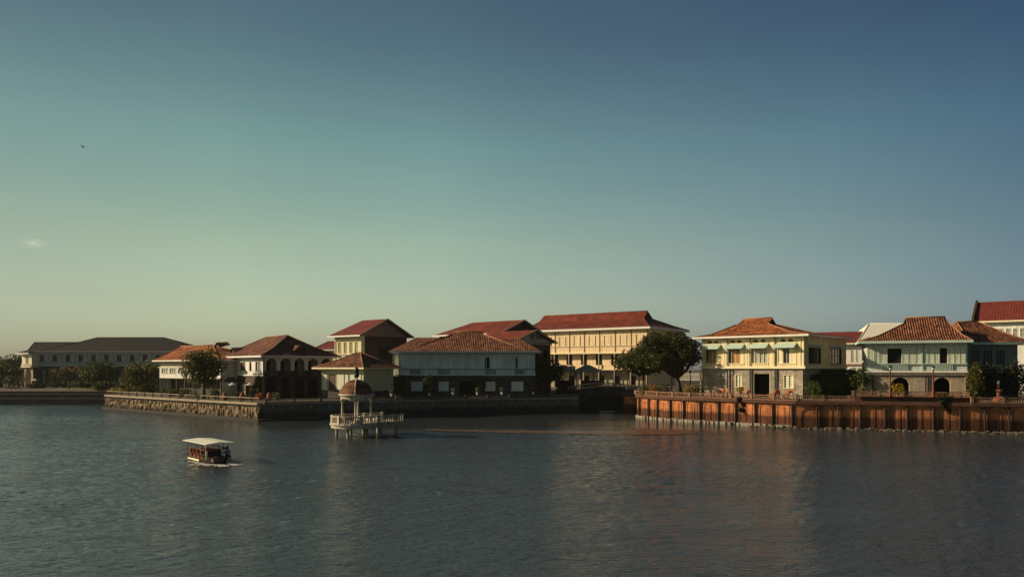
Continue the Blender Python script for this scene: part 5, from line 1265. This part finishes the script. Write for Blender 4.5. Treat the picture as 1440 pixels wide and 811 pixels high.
# local: +x bow, -y lit side (starboard)
hl=MB(); secs=[]; bt.scale=(.88,.88,.88)
for x,wd,zk,zt in ((-3.1,.95,-.1,.5),(-2.6,1.2,-.3,.45),(0,1.3,-.35,.42),(2.2,1.25,-.3,.5),(3.2,.95,-.1,.62),(3.9,.35,.15,.78)):
    secs.append([hl.pt((x,-wd,zt)),hl.pt((x,-wd*.82,zk)),hl.pt((x,wd*.82,zk)),hl.pt((x,wd,zt))])
for a,c in zip(secs[:-1],secs[1:]):
    for j in range(3): hl.f.append([a[j],c[j],c[j+1],a[j+1]])
    hl.f.append([a[3],c[3],c[0],a[0]])
hl.f.append(secs[0][::-1]); hl.f.append(secs[-1]); hl.build('hull','hull',bt)
gn=MB()
for s_ in (-1,1):
    pts_=[(-3.1,.95*s_,.52),(-2.6,1.22*s_,.47),(0,1.32*s_,.44),(2.2,1.27*s_,.52),(3.2,.97*s_,.64),(3.9,.36*s_,.8)]
    for a,c in zip(pts_[:-1],pts_[1:]): gn.beam(a,c,.1,.1)
gn.build('gunwale','hull',bt)
cp=MB(); cp.hexa([(-3.3,-1.6,2.08),(3.6,-1.6,2.08),(3.6,1.6,2.08),(-3.3,1.6,2.08)],[(-3.3,-1.6,2.14),(3.6,-1.6,2.14),(3.6,1.6,2.14),(-3.3,1.6,2.14)]); cp.poly([(-3.3,-1.6,2.142),(3.6,-1.6,2.142),(3.3,0,2.3),(-3.0,0,2.3)]); cp.poly([(3.6,1.6,2.142),(-3.3,1.6,2.142),(-3.0,0,2.3),(3.3,0,2.3)]); cp.poly([(3.6,-1.6,2.142),(3.6,1.6,2.142),(3.3,0,2.3)]); cp.poly([(-3.3,1.6,2.142),(-3.3,-1.6,2.142),(-3.0,0,2.3)]); cp.build('canopy','canvas',bt)
for x in (-2.9,-1.6,-.2,1.2,2.5):
    for y in (-1.2,1.2): MB().tube([(x,y,.42),(x,y*1.02,2.08)],.035,6).build('canopy_post','canvas' if (x>2 and y<0) else 'wood',bt)
f=MB()
for y in (-1.26,1.26): f.box((-3.0,y-.03,1.38),(2.5,y+.03,1.5)); f.box((-3.0,y-.025,.85),(2.5,y+.025,.92))
f.box((2.46,-1.2,1.38),(2.52,1.2,1.5)); f.build('side_rail','hulldark',bt)
MB().box((2.42,-1.18,.45),(2.48,.5,1.3)).build('front_panel','hulldark',bt)
MB().box((2.49,-1.22,.45),(2.56,-1.02,1.36)).build('painted_post','canvas',bt,'white painted corner post')
MB().box((-2.4,-1.345,.12),(.9,-1.3,.3)).build('name_board','creamtrim',bt)
for i,x in enumerate((-2.3,-1.2,-.1,1.0)):
    for y in (-.62,.62):
        st=MB(); st.box((x-.22,y-.45,.3),(x+.25,y+.45,.62)); s_o=st.build('seat','woodora',bt); 
        b2=MB(); b2.hexa([(x-.3,y-.45,.5),(x-.2,y-.45,.5),(x-.2,y+.45,.5),(x-.3,y+.45,.5)],[(x-.42,y-.45,1.2),(x-.34,y-.45,1.2),(x-.34,y+.45,1.2),(x-.42,y+.45,1.2)]); b2.build('backrest','orangecloth',bt)
MB().box((-2.9,-1.1,.3),(2.4,1.1,.34)).build('floor','wood',bt)
f=MB(); f.box((-3.55,-.2,.1),(-3.15,.2,.8)); f.box((-3.5,-.08,-.5),(-3.35,.08,.1)); f.build('outboard_motor','iron',bt)
for y in (-.55,.55):
    t_=MB(); 
    for i in range(14):
        a0,a1=2*math.pi*i/14,2*math.pi*(i+1)/14; t_.tube([(3.0+.35,y+.26*math.cos(a0),.42+.26*math.sin(a0)),(3.35,y+.26*math.cos(a1),.42+.26*math.sin(a1))],.09,6)
    t_.build('tyre_fender','canvas',bt)
rnd=random.Random(12); fm=MB()
for _ in range(1500):
    x=rnd.uniform(-.5,5.6); s_=rnd.choice((-1,-1,1)); base_=1.25 if x<3 else max(.2,1.25-(x-3)*.7); y=s_*(base_+rnd.expovariate(5)); r_=rnd.uniform(.04,.16)*(1.2 if x>2 else .7)
    fm.poly([(x-r_*2,y,.03),(x,y-r_*.6,.035),(x+r_*2,y,.05),(x,y+r_*.6,.035)])
o=fm.build('bow_foam','foam'); o.location=bt.location; o.rotation_euler=bt.rotation_euler; tag(o,'white foam thrown up along the bow of the tour boat','foam',kind='stuff')
# helmsman: seated figure grown from a skeleton
def figure(name,label,loc,rz):
    js=[(0,0,.0),(0,0,.28),(0,0,.48),(0,0,.56),(0,0,.74),  # pelvis, chest, neck base, neck, head
        (0,.1,-.02),(.42,.12,.02),(.44,.13,-.38),(.56,.14,-.42), (0,-.1,-.02),(.42,-.12,.02),(.44,-.13,-.38),(.56,-.14,-.42),
        (0,.2,.44),(.08,.26,.18),(.32,.2,.12),(0,-.2,.44),(.08,-.26,.18),(.32,-.2,.14)]
    ed=[(0,1),(1,2),(2,3),(3,4),(0,5),(5,6),(6,7),(7,8),(0,9),(9,10),(10,11),(11,12),(2,13),(13,14),(14,15),(2,16),(16,17),(17,18)]
    rad=[.13,.15,.1,.055,.1,.09,.07,.05,.04,.09,.07,.05,.04,.06,.045,.035,.06,.045,.035]
    me=bpy.data.meshes.new('person'); me.from_pydata(js,ed,[]); o_=bpy.data.objects.new(name,me); COL.objects.link(o_)
    sk=o_.modifiers.new('skin','SKIN'); 
    for i,r_ in enumerate(rad): me.skin_vertices[0].data[i].radius=(r_,r_); me.skin_vertices[0].data[i].use_root=(i==0)
    o_.modifiers.new('sub','SUBSURF').levels=1; me.materials.append(M['skin']); o_.location=loc; o_.rotation_euler=(0,0,rz)
    tag(o_,label,'person'); return o_
def skin_child(name,js,ed,rad,m,parent):
    me=bpy.data.meshes.new(name); me.from_pydata(js,ed,[]); o_=bpy.data.objects.new(name,me); COL.objects.link(o_); o_.modifiers.new('skin','SKIN')
    for i,r_ in enumerate(rad): me.skin_vertices[0].data[i].radius=(r_,r_); me.skin_vertices[0].data[i].use_root=(i==0)
    o_.modifiers.new('sub','SUBSURF').levels=1; me.materials.append(M[m]); o_.parent=parent; return o_
bw_=Matrix.Rotation(R(-47),3,'Z')@Vector((2.75,.75,.62))
try:
    pr=figure('person','person in a grey-blue shirt steering at the bow end of the tour boat',(cen.x+bw_.x,cen.y+bw_.y,.66),R(-47))
    skin_child('shirt',[(0,0,-.03),(0,0,.28),(0,0,.47),(0,.21,.44),(.07,.265,.22),(0,-.21,.44),(.07,-.265,.22)],[(0,1),(1,2),(2,3),(3,4),(2,5),(5,6)],[.155,.175,.12,.08,.062,.08,.062],'shirt',pr)
    skin_child('trousers',[(0,0,-.02),(0,.1,-.02),(.42,.12,.02),(.44,.13,-.3),(0,-.1,-.02),(.42,-.12,.02),(.44,-.13,-.3)],[(0,1),(1,2),(2,3),(0,4),(4,5),(5,6)],[.15,.11,.085,.07,.11,.085,.07],'hulldark',pr)
    MB().lathe([(.09,.70),(.115,.74),(.11,.82),(.06,.87)],10,(-.015,0,0)).build('hair','hair',pr)
except Exception as ex: print('person failed', ex)
MB().box((2.5,.5,.35),(3.0,1.05,.62)).build('helm_seat','wood',bt)

# ------------------------------------------------------------------ bird
p=P3(117,90,Zp(207,90)); e=MB(lambda q:(p[0]+q[0],p[1]+q[1],p[2]+q[2]))
e.lathe([(.01,-.22),(.07,-.1),(.08,.05),(.03,.18),(.01,.24)],8); 
e=MB(lambda q:(p[0]+q[0],p[1]+q[1],p[2]+q[2])); e.tube([(-.2,0,0),(-.08,0,0),(.08,0,.01),(.2,0,.02)],[.02,.06,.06,.01],6)
e.hexa([(-.05,0,.0),(.07,0,.0),(.0,.55,.16),(-.05,.5,.15)],[(-.05,0,.02),(.07,0,.02),(.0,.55,.17),(-.05,.5,.16)]); e.hexa([(-.05,0,.0),(.07,0,.0),(.0,-.55,.16),(-.05,-.5,.15)],[(-.05,0,.02),(.07,0,.02),(.0,-.55,.17),(-.05,-.5,.16)])
tag(e.build('bird','iron'),'tiny dark bird gliding alone in the upper left sky','bird')

# ------------------------------------------------------------------ dark planting of the left park
for i,(x,D,w_,h__,lab) in enumerate(((8,206,5.5,4.2,'low dark shrubs on the far left bank below the left-edge trees'),(60,214,4.5,1.5,'low dark hedge before the sunlit end bay'),(84,218,4.5,2.2,'low hedge under the reddish brown tree'),(118,216,4,2.2,'low hedge behind the round dense tree'),(152,190,3.6,2.6,'dark bush between the dense tree and the yellow flowers'),(186,183,3.6,2.4,'dark bush in front of the wide olive tree trunk'),(214,172,3.2,2.2,'dark bush just left of the glazed balcony house'))):
    rnd=random.Random(300+i); q=XY(x,D); g=MB(lambda p_,q=q:(q.x+p_[0],q.y+p_[1],ZL+p_[2]))
    for k in range(9): leafblob(g,(rnd.uniform(-w_,w_)*.85,rnd.uniform(-.6,.6),h__*.45),(w_*.3,.9,h__*.5),150,.24,rnd,shell=.3)
    tag(g.build('hedge_bush','leaf'),lab,'bush')

# ------------------------------------------------------------------ air
hz = bpy.data.materials.new('haze_air'); hz.use_nodes = True; t = hz.node_tree; t.nodes.clear()
ho = t.nodes.new('ShaderNodeOutputMaterial'); pv = t.nodes.new('ShaderNodeVolumePrincipled'); pv.inputs['Density'].default_value = .00008; pv.inputs['Color'].default_value = (.9,.93,.95,1); pv.inputs['Anisotropy'].default_value = .3
t.links.new(pv.outputs[0], ho.inputs['Volume']); MATS['haze_air'] = hz
o = MB().box((-3100,-720,-3.6),(3100,5100,26)).build('haze','haze_air'); tag(o,'faint pale haze over the lagoon and houses','haze',kind='stuff')

# ------------------------------------------------------------------ more garden along the left quay
for i,(x,D,w_,h__,m_,lab) in enumerate(((243,147,1.6,1.9,'leafhedge','green bush under the glazed balcony'),(262,142,1.5,2.3,'leafpale','pale green bush left of the leafy olive tree trunk'),(300,138.5,1.8,2.4,'leafhedge','dark green bush right of the leafy olive tree trunk'),(334,138,1.0,1.6,'leafolive','bush between the two white umbrellas'),(357,137,1.0,2.6,'leafhedge','tall bush under the creeper of the white house'),(790,151,1.6,2.2,'leafbrown','brown bush at the right end of the dark sea wall'),(806,151,1.3,1.9,'leafdark','dark bush beside the paired slim lamp posts'),(763,150,1.3,1.5,'leafpale','pale bush under the small dark green tree'))):
    rnd=random.Random(400+i); q=XY(x,D); g=MB(lambda p_,q=q:(q.x+p_[0],q.y+p_[1],ZL+p_[2]))
    for k in range(6): leafblob(g,(rnd.uniform(-w_,w_)*.6,rnd.uniform(-.4,.4),h__*rnd.uniform(.35,.6)),(w_*.4,.6,h__*.4),90,.16,rnd,shell=.3)
    tag(g.build('garden_bush',m_),lab,'bush')

for px0,px1,zt,lab in ((1033,1048,4.3,'dark leaves added as shadow on the quay wall below the rust red lamp post'),(1319,1336,4.9,'dark leaves added as shadow on the wall below the right arch of the mint house')):
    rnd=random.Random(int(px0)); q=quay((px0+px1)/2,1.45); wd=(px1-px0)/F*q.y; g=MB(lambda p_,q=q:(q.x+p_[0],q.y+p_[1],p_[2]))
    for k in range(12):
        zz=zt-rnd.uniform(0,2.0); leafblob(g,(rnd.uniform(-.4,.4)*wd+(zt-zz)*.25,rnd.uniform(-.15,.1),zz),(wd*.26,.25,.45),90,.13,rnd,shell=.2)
    tag(g.build('shadow_leaves','leafdark'),lab,'shadow stand-in')  # added leaf clumps stand in for shadow patches on the wall
